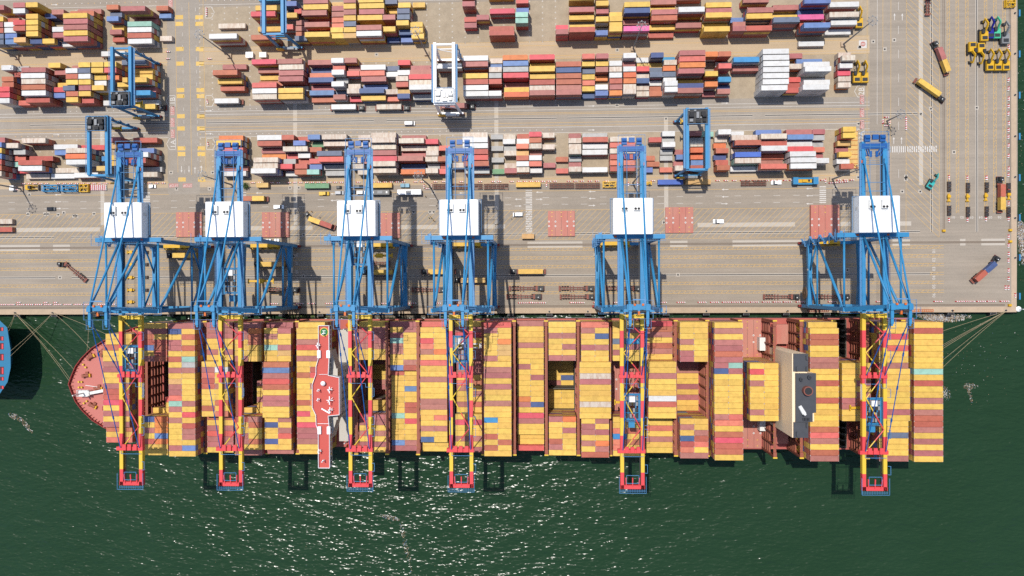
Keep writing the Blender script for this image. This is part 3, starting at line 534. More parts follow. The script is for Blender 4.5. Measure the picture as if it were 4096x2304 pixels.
# slot marks: crosses on the pads and numbers-sized dashes beside them
for y0 in (151.0, 121.8, 85.2):
    for k in range(-18, 26):
        x = -157.6 + 6.403 * k + 3.2
        if x < -330 or -193 < x < -174 or x > 157: continue
        for r in range(8):
            y = y0 - r * 2.855
            WM.quad([(x - .45, y - .07, Z), (x + .45, y - .07, Z), (x + .45, y + .07, Z), (x - .45, y + .07, Z)]); WM.quad([(x - .07, y - .45, Z + .004), (x + .07, y - .45, Z + .004), (x + .07, y + .45, Z + .004), (x - .07, y + .45, Z + .004)])
        for q in (0, 3.2):
            yy = {151.0: 154.6, 121.8: 99.9, 85.2: 87.4}[y0]
            mb = WM if (k + int(q)) % 3 else YM
            mb.quad([(x + q - .2, yy - .2, Z), (x + q + .2, yy - .2, Z), (x + q + .2, yy + .2, Z), (x + q - .2, yy + .2, Z)])
# block numbers, stop bars
def pent(u, v, flip, w_=4.6, h_=5.6):
    x, y = U(u, v); s_ = -1 if flip else 1
    P = [(-1.5 * s_, -h_ / 2), (1.0 * s_ * 1.6, -h_ / 2), (1.0 * s_ * 1.6, h_ / 2), (-1.5 * s_, h_ / 2), (-3.0 * s_, 0)]
    for a, b in zip(P, P[1:] + P[:1]): ln(WM, x + a[0], y + a[1], x + b[0], y + b[1], .22)
for u, v, f, t in ((688, 404, 0, '1B'), (690, 576, 0, '1A'), (836, 404, 1, ''), (839, 576, 1, ''), (834, 50, 1, ''), (3443, 365, 0, '2B'), (3443, 541, 0, '2A')):
    pent(u, v, f)
    if t: txt(WM, t, *U(u + 3, v), 2.6, pi / 2)
for u, v, r in ((690, 443, pi / 2), (690, 490, pi / 2), (691, 536, pi / 2), (682, 10, pi / 2), (3448, 398, -pi / 2), (3448, 450, -pi / 2), (3448, 499, -pi / 2), (695, 742, pi), (750, 742, pi)):
    x, y = U(u, v); lw, lh = (2.1, 4.6) if abs(abs(r) - pi / 2) < .1 else (4.8, 2.0)
    RM_.quad([(x - lw / 2, y - lh / 2, Z), (x + lw / 2, y - lh / 2, Z), (x + lw / 2, y + lh / 2, Z), (x - lw / 2, y + lh / 2, Z)]); txt(WM, 'STOP', x, y, 1.35, r, Z + .008)
x, y = U(3452, 176)
WM.quad([(x - 2, y - 2, Z), (x + 2, y - 2, Z), (x + 2, y + 2, Z), (x - 2, y + 2, Z)])
RM_.v += [(x + 1.2 * cos(t * pi / 12), y + 1.2 * sin(t * pi / 12), Z + .004) for t in range(24)]; RM_.f.append(tuple(range(len(RM_.v) - 24, len(RM_.v)))); RM_.m.append(0)
WM.quad([(x - .8, y - .2, Z + .008), (x + .8, y - .2, Z + .008), (x + .8, y + .2, Z + .008), (x - .8, y + .2, Z + .008)])
for u, L in ((716, 0), (792, 1)):
    for v in (130, 180, 370, 480, 680, 725, 877, 970, 1120, 1163, 1355):
        x, y = U(u + (v / 1355) * 12 + (0 if L == 0 else 3), v / 1.887); BX.quad([(x - 1.95, y - 1.05, Z), (x + 1.95, y - 1.05, Z), (x + 1.95, y + 1.05, Z), (x - 1.95, y + 1.05, Z)])
for u, v0, v1 in ((700, 0, 690), (755, 10, 700), (812, 0, 690)):
    xa, ya = U(u, v0); xb, yb = U(u + 12, v1); ln(YM, xa, ya, xb, yb, .18)
for i in range(14):                                   # dashes in the cross road
    for u in (728, 782):
        xa, ya = U(u + i * .8, 30 + i * 50); ln(WM, xa, ya, xa, ya - 1.8, .14)
tag(WM.build('white_road_markings', M['wmark']), kind='structure'); tag(YM.build('yellow_road_markings', M['ymark']), kind='structure')
tag(BX.build('yellow_road_blocks', M['ybox']), kind='structure'); tag(RM_.build('red_road_markings', M['rmark']), kind='structure')
# manhole slabs
MH = MB()
for u, v in ((117, 778), (112, 856), (180, 856), (192, 856), (233, 859), (255, 851), (295, 863), (306, 863), (376, 855), (706, 755), (838, 755), (3493, 166), (3577, 160), (3539, 197), (3437, 190), (3434, 495), (3433, 709), (3342, 750), (3624, 706), (3623, 716), (3684, 455), (3724, 435), (3907, 431), (3816, 608), (3609, 766), (3681, 766), (240, 1110), (1512, 1021), (1175, 1025), (2382, 1020), (1214, 1105), (1215, 939), (1655, 848), (1720, 848), (1735, 848), (2468, 421), (2712, 1099), (3390, 1080), (3605, 1062), (684, 690), (850, 690), (1160, 751), (1195, 751), (1733, 770), (2655, 889), (2664, 475), (1506, 218), (2469, 200)):
    x, y = U(u, v); MH.quad([(x - .9, y - .9, Z), (x + .9, y - .9, Z), (x + .9, y + .9, Z), (x - .9, y + .9, Z)], 0); MH.quad([(x - .4, y - .4, Z + .004), (x + .4, y - .4, Z + .004), (x + .4, y + .4, Z + .004), (x - .4, y + .4, Z + .004)], 1)
tag(MH.build('manhole_slabs', [M['slab'], M['dark']]), kind='structure')
# water
wm = bpy.data.materials.new('harbour_water'); wm.use_nodes = True
n, l = wm.node_tree.nodes, wm.node_tree.links
b = n['Principled BSDF']; b.inputs['Roughness'].default_value = 0.20; b.inputs['IOR'].default_value = 1.33; b.inputs['Specular IOR Level'].default_value = 0.32
geo = n.new('ShaderNodeNewGeometry')
def noise(sc, det, stretch=(1, 1, 1), rot=0.5):
    mp = n.new('ShaderNodeMapping'); mp.inputs['Scale'].default_value = stretch; mp.inputs['Rotation'].default_value = (0, 0, rot); l.new(geo.outputs['Position'], mp.inputs[0])
    t = n.new('ShaderNodeTexNoise'); t.inputs['Scale'].default_value = sc; t.inputs['Detail'].default_value = det; l.new(mp.outputs[0], t.inputs['Vector']); return t.outputs['Fac']
def mth(op, a, b_):
    q = n.new('ShaderNodeMath'); q.operation = op
    for i, s_ in enumerate((a, b_)):
        if isinstance(s_, float): q.inputs[i].default_value = s_
        else: l.new(s_, q.inputs[i])
    return q.outputs[0]
h = mth('ADD', mth('ADD', mth('MULTIPLY', noise(0.26, 1.0, (1, 2.6, 1), 0.6), 1.6), mth('MULTIPLY', noise(0.07, 1, (1, 2.4, 1), 0.75), 3.0)), mth('MULTIPLY', noise(0.75, 0.5, (1, 1.8, 1), 0.3), 0.12))
bp = n.new('ShaderNodeBump'); bp.inputs['Strength'].default_value = 1.0; bp.inputs['Distance'].default_value = 0.42
l.new(h, bp.inputs['Height']); l.new(bp.outputs[0], b.inputs['Normal'])
mx = n.new('ShaderNodeMix'); mx.data_type = 'RGBA'
l.new(noise(0.02, 4), mx.inputs[0]); mx.inputs[6].default_value = (0.0110, 0.0310, 0.0125, 1); mx.inputs[7].default_value = (0.0145, 0.038, 0.018, 1)
l.new(mx.outputs[2], b.inputs['Base Color'])
s = MB(); s.quad([(-2500, -2500, -4), (2500, -2500, -4), (2500, 2500, -4), (-2500, 2500, -4)])
tag(s.build('sea_water', wm), kind='structure')
# ------------------------------------------------------------------ six ship-to-shore gantry cranes
CW, GZ, AZ = 11.6, 56.0, 79.5
def rail_fence(mb, pts, z, h=1.1, step=2.0, r=.05):
    """handrail along a list of points"""
    for (x0, y0), (x1, y1) in zip(pts, pts[1:]):
        L = hypot(x1 - x0, y1 - y0); n_ = max(1, round(L / step))
        for q in (h, h * .55): mb.bar((x0, y0, z + q), (x1, y1, z + q), r * 1.6)
        for i in range(n_ + 1):
            t = i / n_; mb.bar((x0 + (x1 - x0) * t, y0 + (y1 - y0) * t, z), (x0 + (x1 - x0) * t, y0 + (y1 - y0) * t, z + h), r * 1.6)
CP = []      # (name, mesh, sub-parts)
def cpart(name, mb, mats, subs=(), smooth=False):
    CP.append((name, mb.mesh(name, mats, smooth), subs))
B_, DB_ = M['blue'], M['dblue']
for y in (0, 30.48):
    m = MB(); m.bar((-12.2, y, 4.4), (12.2, y, 4.4), 1.5, 1.9); cpart('sill_beam', m, B_)
    for sx in (-1, 1):
        m = MB()
        m.bar((sx * 8.6, y, 2.6), (sx * 12.6, y, 2.6), 1.0, .9)
        for q in (7.6, 9.2, 10.8, 12.4):
            m.tube((sx * q, y - .25, .42), (sx * q, y + .25, .42), .4, 10); m.box(sx * q - .6, sx * q + .6, y - .55, y + .55, .7, 1.9)
        m.box(sx * 13.0 - .35, sx * 13.0 + .35, y - .5, y + .5, .8, 2.2)
        cpart('bogie', m, M['redp'])
        m = MB(); m.bar((sx * CW, y, 3.6), (sx * CW, y, GZ - 1.6), 1.7, 1.5); cpart('leg', m, B_)
for sx in (-1, 1):
    m = MB(); m.bar((sx * CW, 0, 12), (sx * CW, 15.2, 12.4), 2.3, 2.4, None, 1.6, 2.0); m.bar((sx * CW, 15.2, 12.4), (sx * CW, 30.48, 12), 1.6, 2.0, None, 2.3, 2.4)
    cpart('portal_beam', m, B_)
    m = MB(); m.tube((sx * CW, 0, 22.5), (sx * CW, 30.48, 22.5), .44, 12); cpart('tie_tube', m, B_, smooth=True)
    m = MB(); m.tube((sx * CW, 0, 54), (sx * CW, 30.48, 54), .46, 12); cpart('tie_tube', m, B_, smooth=True)
    m = MB(); m.tube((sx * CW, 29.6, 23), (sx * CW, .8, 53), .6, 12); cpart('diagonal_brace', m, B_, smooth=True)
    for y in (.8, 29.7):
        m = MB(); m.tube((sx * CW, 15.2 + (1.2 if y > 5 else -1.2), 12.6), (sx * CW, y, 22.3), .42, 10); cpart('knee_brace', m, B_, smooth=True)
m = MB(); m.bar((-15.2, 30.9, 55), (14.0, 30.9, 55), 1.9, 2.3)
for x in (-6.9, 5.6): m.box(x - .55, x + .55, 30.5, 31.3, 56.16, 56.2, 1)
cpart('portal_top_beam', m, [B_, M['orange']])
m = MB(); m.bar((-12.8, 0, 54.9), (12.8, 0, 54.9), 1.7, 2.2); cpart('portal_top_beam', m, B_)
m = MB()
rail_fence(m, [(-14.8, 29.2), (14.0, 29.2)], 56.2); rail_fence(m, [(-16.3, 33.4), (-16.3, 28.5), (-12.6, 28.5), (-12.6, 33.4)], 56.2)
for x in range(-16, 15): m.bar((x, 28.9, 55.9), (x, 29.9, 55.9), .07)
rail_fence(m, [(-14.2, -1.6), (14.2, -1.6), (14.2, 1.8), (-14.2, 1.8)], 56.1)
for x in range(-14, 15): m.bar((x, -1.6, 56), (x, -.8, 56), .08); m.bar((x, 1.8, 56), (x, .9, 56), .08)
cpart('handrail', m, M['rail'])
# girders behind, boom in front
for sx in (-1, 1):
    m = MB(); x = sx * 4.3
    m.box(x - .75, x + .75, -1.5, 69.6, GZ - 2.2, GZ)
    for y in range(0, 69, 3): m.box(x + sx * .75 - .25, x + sx * .75 + .25, y, y + .18, GZ - .4, GZ + .05)
    cpart('backreach_girder', m, B_)
    m = MB(); rail_fence(m, [(x + sx * 1.7, -1), (x + sx * 1.7, 69)], GZ - .3, step=3); m.box(x + sx * .8, x + sx * 1.7, -1, 69, GZ - .4, GZ - .3)
    cpart('side_walkway', m, M['rail'])
    m = MB(); ys = (-1.5, -8.7, -15.9, -23.6, -30.8, -38.2, -45.4, -52.9, -60, -68.4, -75.4)
    for i in range(10): m.box(x - .75, x + .75, ys[i + 1], ys[i], GZ - 2.0, GZ, i % 2)
    if sx < 0: m.quad([(x - .76, -37.6, GZ - 1.9), (x - .76, -31.2, GZ - 1.9), (x - .76, -31.2, GZ - .1), (x - .76, -37.6, GZ - .1)], 2)
    else: m.quad([(x + .76, -31.2, GZ - 1.9), (x + .76, -37.6, GZ - 1.9), (x + .76, -37.6, GZ - .1), (x + .76, -31.2, GZ - .1)], 2)
    cpart('boom_girder', m, [M['cy'], M['cr'], M['white']])
    m = MB(); m.box(sx * 3.2 - .12, sx * 3.2 + .12, -74, 66, GZ - 2.0, GZ - 1.75); m.bar((sx * 3.5, -74, GZ - 1.2), (sx * 3.5, 66, GZ - 1.2), .25, .2); cpart('trolley_rail', m, M['dark'])
m = MB()
m.box(-4.6, 4.6, -3.4, -2.0, GZ - 1.8, GZ + .1, 0)
for x in (-4.3, -1.4, 1.4, 4.3): m.box(x - .5, x + .5, -3.6, -1.8, GZ + .1, GZ + .9, 0)
cpart('boom_cross_beam', m, [M['cy'], M['cr']])
m = MB(); m.box(-5.6, 5.0, -28.6, -27.2, GZ - 1.6, GZ + .5)
for x in (-2.6, -.3, 2.0): m.box(x - .7, x + .7, -28.4, -26.0, GZ + .5, GZ + 1.3)
cpart('boom_cross_beam', m, M['cr'])
m = MB(); m.box(-6.2, 5.4, -60.2, -58.6, GZ - 1.6, GZ + .5)
for x in (-2.4, -.1, 2.4): m.box(x - .8, x + .8, -60, -57.4, GZ + .5, GZ + 1.2)
cpart('boom_cross_beam', m, M['cr'])
m = MB(); m.box(-5.2, 5.2, -75.4, -73.8, GZ - 1.8, GZ)
for x in (-2.6, 0, 2.6): m.bar((x, -74.4, GZ), (x * 1.1, -70.5, GZ + .4), .45, .5)
cpart('boom_cross_beam', m, M['cr'])
m = MB(); rail_fence(m, [(-5.6, -70), (-5.6, -76.9), (5.6, -76.9), (5.6, -70)], GZ, step=1.4)
for x in range(-5, 6): m.bar((x, -76.9, GZ), (x, -75.5, GZ), .07)
for q in (-76.4, -75.9): m.bar((-5.5, q, GZ - .1), (5.5, q, GZ - .1), .1)
cpart('boom_platform', m, M['rail'])
m = MB(); rail_fence(m, [(-2.6, -69.5), (-2.6, -72.8), (2.6, -72.8), (2.6, -69.5), (-2.6, -69.5)], GZ - .2); cpart('boom_platform', m, M['rail'])
for y in (-9, -17, -33, -45, -50, -65):
    m = MB(); rail_fence(m, [(5.1, y), (6.2, y), (6.2, y - 3.5), (5.1, y - 3.5)], GZ - .2); cpart('boom_platform', m, M['rail'])
m = MB(); rail_fence(m, [(-4, -28.8), (-4, -31), (2.5, -31), (2.5, -32.6), (4.6, -32.6), (4.6, -28.8)], GZ - .6, step=1); cpart('boom_platform', m, M['rail'])
m = MB(); rail_fence(m, [(-4, -60.4), (-4, -61.6), (4.6, -61.6)], GZ - .3, step=1); cpart('boom_platform', m, M['rail'])
zz = [(-3.6, -3.2), (3.6, -10), (-3.6, -18), (3.6, -27), (-3.6, -37), (3.6, -50), (-3.6, -59)]
for i, (a, b) in enumerate(zip(zz, zz[1:])):
    m = MB(); mid = ((a[0] + b[0]) / 2, (a[1] + b[1]) / 2); k = 0 if i in (0, 3, 4) else 1
    m.tube((*a, GZ + .2), (*mid, GZ + .2), .24, 8, i % 2); m.tube((*mid, GZ + .2), (*b, GZ + .2), .24, 8, 1 - i % 2)
    cpart('boom_brace', m, [M['cy'], M['cr']])
# A-frame mast
for sx in (-1, 1):
    m = MB(); m.bar((sx * CW, 0, 55.6), (sx * 3.6, 2.0, AZ - .6), 1.9, 1.6, None, 1.1, 1.1); cpart('mast_leg', m, B_)
    m = MB(); m.tube((sx * 4.3, 30.2, 56), (sx * 3.5, 2.8, AZ - .6), .52, 12, 0, .44); cpart('mast_back_leg', m, B_, smooth=True)
    m = MB(); m.tube((sx * 4.3, 61.3, 56.6), (sx * 3.4, 3.2, AZ), .36, 10); m.box(sx * 4.3 - .6, sx * 4.3 + .6, 60.2, 62.4, GZ, GZ + 1.1)
    m.box(sx * 5.0 - .3, sx * 5.0 + .3, 60.7, 61.9, GZ + .05, GZ + .12, 1); cpart('backstay', m, [M['blue'], M['orange']], smooth=False)
    for yb, zb, xo in ((-58.8, GZ + 1.0, 0.0), (-27.2, GZ + 1.0, -.35)):
        m = MB(); p, q = Vector((sx * 3.35, -3.2, AZ - .4)), Vector((sx * (4.1 + xo), yb, zb))
        m.tube(p, q, .2, 8)
        for t in (.25, .5, .75):
            c = p + (q - p) * t; d = (q - p).normalized(); m.tube(c - d * .7, c + d * .7, .36, 8)
        cpart('forestay', m, DB_)
m = MB()
m.box(-4.6, 4.6, .9, 3.0, AZ - 1.2, AZ); 
for sx in (-1, 1):
    m.box(sx * 3.4 - .55, sx * 3.4 + .55, -4.8, 3.2, AZ - .9, AZ + .5); m.box(sx * 3.4 - .8, sx * 3.4 + .8, .6, 2.4, AZ + .5, AZ + 1.2); m.box(sx * 3.4 - .35, sx * 3.4 + .35, -5.6, -4.6, AZ - 2.4, AZ + .2)
cpart('mast_head', m, B_)
m = MB()
for x in (-1.6, 1.6):
    m = MB(); m.tube((x - 1.1, .2, AZ + .4), (x + 1.1, .2, AZ + .4), .55, 12, 0); cpart('sheave', m, M['dark'])
    m = MB(); m.box(x - .4, x + .4, 2.5, 3.3, AZ + .02, AZ + .6); cpart('sheave_guard', m, M['orange'])
m = MB(); m.box(-.4, .4, -1.1, .3, AZ - .4, AZ + .5); cpart('sheave_guard', m, M['orange'])
m = MB(); rail_fence(m, [(-5.4, -2.6), (-5.4, 4.6), (5.4, 4.6), (5.4, -2.6), (-5.4, -2.6)], AZ, step=1.2); rail_fence(m, [(5.4, 1.5), (8.4, 1.5), (8.4, -.6), (5.4, -.6)], AZ - 3, step=1)
for sx in (-1, 1): rail_fence(m, [(sx * 3.4 - 1.3, -2.6), (sx * 3.4 - 1.3, -6.4), (sx * 3.4 + 1.3, -6.4), (sx * 3.4 + 1.3, -2.6)], AZ - .6, step=1)
m.bar((-2.4, 4.9, AZ + 1), (2.2, 4.9, AZ + 1), .35, .2)
cpart('mast_platform', m, M['rail'])
# machinery house
vents = []
for x in (-4.9, .2):
    ac = MB()
    ac.box(x, x + 2.6, 41.2, 44.8, 61.6, 63.0, 0); ac.box(x - .2, x + 2.4, 40.4, 44.6, 61.62, 61.9, 0)
    for q in (.65, 1.95): ac.tube((x + q, 41.9, 63.0), (x + q, 41.9, 63.08), .52, 14, 1)
    vents.append(('air_conditioner', ac.mesh('air_conditioner', [M['white2'], M['black']])))
m = MB(); m.loft([[(-8.1, y, 55.4), (8.1, y, 55.4), (8.1, y, 61.0), (7.4, y, 61.6), (-7.4, y, 61.6), (-8.1, y, 61.0)] for y in (31.6, 46.4)])
for sx in (-1, 1):
    dr = MB(); dr.box(*sorted((sx * 8.1, sx * 8.16)), 41, 42.3, 57, 59.6); vents.append(('door', dr.mesh('door', M['white2'])))
CP.append(('machinery_house', m.mesh('machinery_house', M['white']), vents))
m = MB(); m.box(-9.0, 9.0, 31.4, 46.9, 55.0, 55.2, 1); rail_fence(m, [(-9.0, 33), (-9.0, 46.9), (9.0, 46.9), (9.0, 33)], 55.2, step=1.5)
cpart('machinery_platform', m, [M['rail'], M['grey']])
# end of the backreach
m = MB(); m.box(-5.2, 5.2, 66.6, 68.8, GZ - 2, GZ + .1)
for sx in (-1, 1):
    m.box(sx * 3.1 - 1.1, sx * 3.1 + 1.1, 69.4, 72.2, GZ - .6, GZ + 1.0); m.tube((sx * 3.1 - .9, 71, GZ + 1.2), (sx * 3.1 + .9, 71, GZ + 1.2), .6, 12)
    for q in (-.9, 0, .9): m.bar((sx * 3.1 + q, 66.4, GZ - .2), (sx * 2.0 + q, 63.6, GZ - .8), .4, .6)
m.box(-1.2, 1.2, 70.2, 72.2, GZ + .2, GZ + 1.4)
for q in (-1.2, 1.2): m.tube((q, 65.6, GZ - .6), (q, 63.2, GZ - .6), .5, 10)
cpart('rope_anchor_winch', m, DB_)
m = MB(); rail_fence(m, [(-5.6, 66), (-5.6, 73.4), (5.6, 73.4), (5.6, 66)], GZ - .3, step=1.4)
for y in (69.2, 67.4, 60, 52.6, 49): m.tube((-4.2, y, GZ + .35), (4.2, y, GZ + .35), .12, 6)
for x in (-2.0, 2.2): m.tube((x, 69, GZ + .5), (x, 47, GZ + .5), .11, 6)
for y in range(61, 67): m.bar((-4.2, y, GZ - 1.9), (4.2, y, GZ - 1.9), .09)
cpart('backreach_platform', m, M['rail'])
m = MB(); 
for x in (-2.4, -2.0, -1.6, 1.4, 1.8, 2.2): m.tube((x, 66, GZ - 1.2), (x, -72, GZ - 1.2), .035, 4, caps=False)
cpart('hoist_rope', m, M['dark'])
# electrical house on the landside sill, cable reel
m = MB(); m.box(-9.6, 4.4, 29.7, 31.4, 5.4, 8.0)
for x in (-8.5, -5.5, -2.0, 1.5): m.box(x, x + 1.3, 29.3, 29.72, 5.8, 7.6, 1)
m.box(-10.4, 5.2, 28.9, 29.7, 5.2, 5.4)
cpart('electrical_house', m, [M['yel'], M['dark']])
m = MB(); m.tube((-13.1, 6.2, 9.4), (-12.6, 6.2, 9.4), 3.0, 24); m.tube((-13.3, 6.2, 9.4), (-13.1, 6.2, 9.4), .7, 10); cpart('cable_reel', m, [mat('brown_reel_paint', A(120, 96, 76), .6)])
m = MB(); m.box(-12.46, -12.42, 17, 27, 11.4, 13.0); cpart('name_board', m, M['white2'])
m = MB(); m.box(12.46, 12.5, 17, 27, 11.4, 13.0); cpart('name_board', m, M['white2'])
m = MB()
for i in range(8):                                    # stairs up the landside leg
    z0 = 6 + i * 6.2; d = 1 if i % 2 else -1
    m.bar((-13.2, 30.5 - d * 1.6, z0), (-13.2, 30.5 + d * 1.6, z0 + 5.6), .9, .15); m.box(-13.8, -12.5, 30.5 + d * 1.6 - .6, 30.5 + d * 1.6 + .6, z0 + 5.5, z0 + 5.65)
    rail_fence(m, [(-13.9, 28.3), (-13.9, 32.7)], z0 + 5.6, step=1.5)
cpart('stair_tower', m, M['rail'])
# trolley with cab (position differs from crane to crane)
def trolley_meshes():
    m = MB()
    m.box(-3.3, 3.3, -5.6, -5.0, -1.5, -.9, 0); m.box(-3.3, 3.3, 5.0, 5.6, -1.5, -.9, 0)
    for x in (-3.0, 3.0, -1.6, 1.6): m.box(x - .3, x + .3, -5.6, 5.6, -1.5, -.8, 0)
    for x in (-1.9, -.6, .7, 1.9):
        for y in (-3.6, -1.2, 1.4, 3.7): m.box(x - .42, x + .42, y - .8, y + .8, -.9, -.2 + (x > 0) * .3, 1 if (x + y) % 2 > 1 else 2)
    m.box(-1.2, 1.2, 2.2, 4.6, -.5, .2, 3)
    for y in (-5, -2.4, 2.6, 5): m.tube((-2.9, y, -.6), (2.9, y, -.6), .16, 6, 0)
    fr = m.mesh('trolley_frame', [M['blue'], M['grey'], M['dark'], M['white2']])
    m = MB(); m.box(-1.3, 1.3, -9.0, -6.2, -5.4, -2.2, 0); m.quad([(-1.3, -9.02, -5.2), (1.3, -9.02, -5.2), (1.3, -9.02, -3.2), (-1.3, -9.02, -3.2)], 1)
    cabm = m.mesh('operator_cab', [M['blue'], M['glass']])
    m = MB(); rail_fence(m, [(-3.4, -5.8), (-3.4, 5.8), (3.4, 5.8), (3.4, -5.8), (-3.4, -5.8)], -.8, step=1.4); wk = m.mesh('handrail', M['rail'])
    m = MB(); sp = MB()
    sp.box(-6.0, 6.0, -.5, .5, -.5, .1, 0)
    for x in (-6, 6): sp.box(x - .25, x + .25, -1.2, 1.2, -.55, .1, 0)
    sp.box(-1.6, 1.6, -1.1, 1.1, .1, .8, 0)
    return fr, cabm, wk, sp.mesh('spreader', M['yel'])
TFR, TCAB, TWK, TSP = trolley_meshes()
def crane(X, ty, drop, label):
    t = thing('ship_to_shore_crane', label, 'gantry crane', (X, 0, 0), 0, 'blue quay gantry cranes')
    for name, me, subs in CP:
        o = inst(name, me, t)
        for sn, sm in subs: inst(sn, sm, o)
    tr = inst('trolley', TFR, t, (0, ty, GZ - .4)); inst('operator_cab', TCAB, tr); inst('handrail', TWK, tr)
    zs = GZ - 6 - drop; inst('spreader', TSP, t, (0, ty, zs))
    m = MB()
    for x in (-1.4, 1.4):
        for y in (-.8, .8): m.tube((x, ty + y, zs + .6), (x, ty + y, GZ - 1.6), .04, 4, caps=False)
    m.build('hoist_cable', M['dark'], t)
for X, ty, drop, lb in ((-179.4, -20.5, 22, 'leftmost blue gantry crane, its striped boom over the bow'),
                        (-135.5, 13.0, 30, 'second blue gantry crane from the left, trolley parked between its legs'),
                        (-79.1, 25.0, 34, 'third blue gantry crane from the left, just right of the ship bridge'),
                        (-35.8, -16.5, 12, 'fourth blue gantry crane from the left, in the middle of the ship'),
                        (36.5, -41.0, 8, 'fifth blue gantry crane from the left, hatch covers on both sides'),
                        (136.5, -42.5, 4, 'rightmost blue gantry crane, standing apart by the stern')):
    crane(X, ty, drop, lb)
# ------------------------------------------------------------------ container ship
ZD = 17.5
YC = -35.9
hb = 30.7
outl = [(-228.0, 0), (-226.6, 3.8), (-224.6, 8.4), (-221.6, 12.4), (-216.6, 17.2), (-211.0, 20.6), (-203, 24.2), (-195.5, 27), (-186, 29.6), (-174, 30.6), (150, 30.7), (171.6, 29.8)]
full = [(x, YC + d) for x, d in reversed(outl)] + [(x, YC - d) for x, d in outl[1:]]
def scaled(kx, kd): return [(x if x > -170 else -170 + (x + 170) * kx, YC + (y - YC) * (kd if x < -170 else 1)) for x, y in full]
ship = thing('container_ship', 'huge container ship with pink-red bow deck along the quay, loaded with yellow and maroon containers', 'ship', (-30, YC, 0))
def sp(name, mb, mats, par=None):
    mb.xform(Matrix.Translation((30, -YC, 0)))
    return mb.build(name, mats, par or ship)
m = MB()
low, top, bul = scaled(.86, .72), scaled(1, 1), scaled(1, 1)
n_ = len(full)
def ring(poly, z): return [(x, y, z) for x, y in poly]
m.loft([ring(low, -6), ring(scaled(.93, .86), 6), ring(top, ZD)], 0, caps=False)
v, f = text('MSC')
m.add([(p[0] * 1.9, p[1], p[2]) for p in v], f, Matrix.Translation((2, -5.14, 8.6)) @ Matrix.Rotation(pi, 4, 'Z') @ Matrix.Rotation(pi / 2, 4, 'X') @ Matrix.Scale(11, 4), 1)
sp('hull', m, [M['hull'], M['white']])
# raised bow
fx = [p for p in full if p[0] <= -186]
m = MB(); m.prism(fx, ZD, 22.0, 0, 1); sp('forecastle_deck', m, [M['bowdeck'], M['hull']])
m = MB()
for a, b in zip(fx, fx[1:]):
    m.bar((*a, 22.7), (*b, 22.7), .35, 1.5)
    d = Vector((b[0] - a[0], b[1] - a[1])); L = d.length; c_ = Vector((-190, YC))
    for i in range(int(L / 1.6)):
        p = Vector(a) + d * (i + .5) / max(1, int(L / 1.6)); q = p + (c_ - p).normalized() * 1.3; m.bar((p.x, p.y, 22.6), (q.x, q.y, 22.15), .15, .7)
sp('bulwark', m, M['redp'])
for x, y, r in ((-217, YC + 13, .5), (-219.3, YC + 4.0, .1), (-213.5, YC - 2.2, 0), (-216.3, YC - 10.5, -.5), (-211, YC + 15, .8)):   # winches and bollards on the bow
    m = MB(); m.tube((-1.2, 0, .9), (1.2, 0, .9), .7, 12, 1); m.box(-2.2, -1.2, -.9, .9, 0, 1.4, 1); m.box(1.2, 1.9, -.8, .8, 0, 1.2, 0); m.box(-.6, .8, .7, 1.9, 0, .8, 1)
    m.xform(Matrix.Translation((x, y, 22)) @ Matrix.Rotation(r, 4, 'Z')); sp('mooring_winch', m, [M['yel'], M['lash']])
for x, y in ((-223.2, YC + 1), (-221.8, YC + 1), (-223.2, YC - 1.6), (-221.8, YC - 1.6), (-221, YC + 9.3), (-219.8, YC + 8.0), (-220.8, YC - 9.2), (-219.4, YC - 8.2), (-209.5, YC + 17.6), (-213.6, YC + 15.6)):
    m = MB(); m.tube((x, y, 22), (x, y, 23.1), .42, 10); sp('bollard', m, M['cy'])
m = MB(); m.box(-222.5, -217.0, YC - 5.6, YC - 2.6, 24.4, 24.6)
for x in (-222.2, -217.3):
    for y in (YC - 5.4, YC - 2.8): m.bar((x, y, 22), (x, y, 26), .2)
m.bar((-217, YC - 4.2, 24.4), (-208.6, YC - 2.6, 25), 1.4, .15); m.bar((-219.8, YC - 4.1, 24.5), (-219.8, YC - 4.1, 33), .5)
rail_fence(m, [(-222.5, YC - 5.6), (-217, YC - 5.6), (-217, YC - 2.6), (-222.5, YC - 2.6), (-222.5, YC - 5.6)], 24.6); m.bar((-220, YC - .6, 22.6), (-214, YC - 1.4, 22.9), .25)
sp('foremast', m, M['white2'])
m = MB(); m.box(-211.4, -209.8, YC - 12.6, YC - 10.6, 22, 23.4, 0); m.bar((-210.6, YC - 11.5, 23.4), (-208.8, YC - 5.2, 25.4), .5, .5, 1); sp('deck_crane', m, [M['redp'], M['white2']])
m = MB(); m.box(-211, -210, YC + 11.6, YC + 13, 22, 23.2, 2); m.bar((-210.5, YC + 12, 23.2), (-208.4, YC + 6.4, 24.6), .4, .4, 1)
sp('deck_crane', m, [M['redp'], M['white2'], M['c_e']])
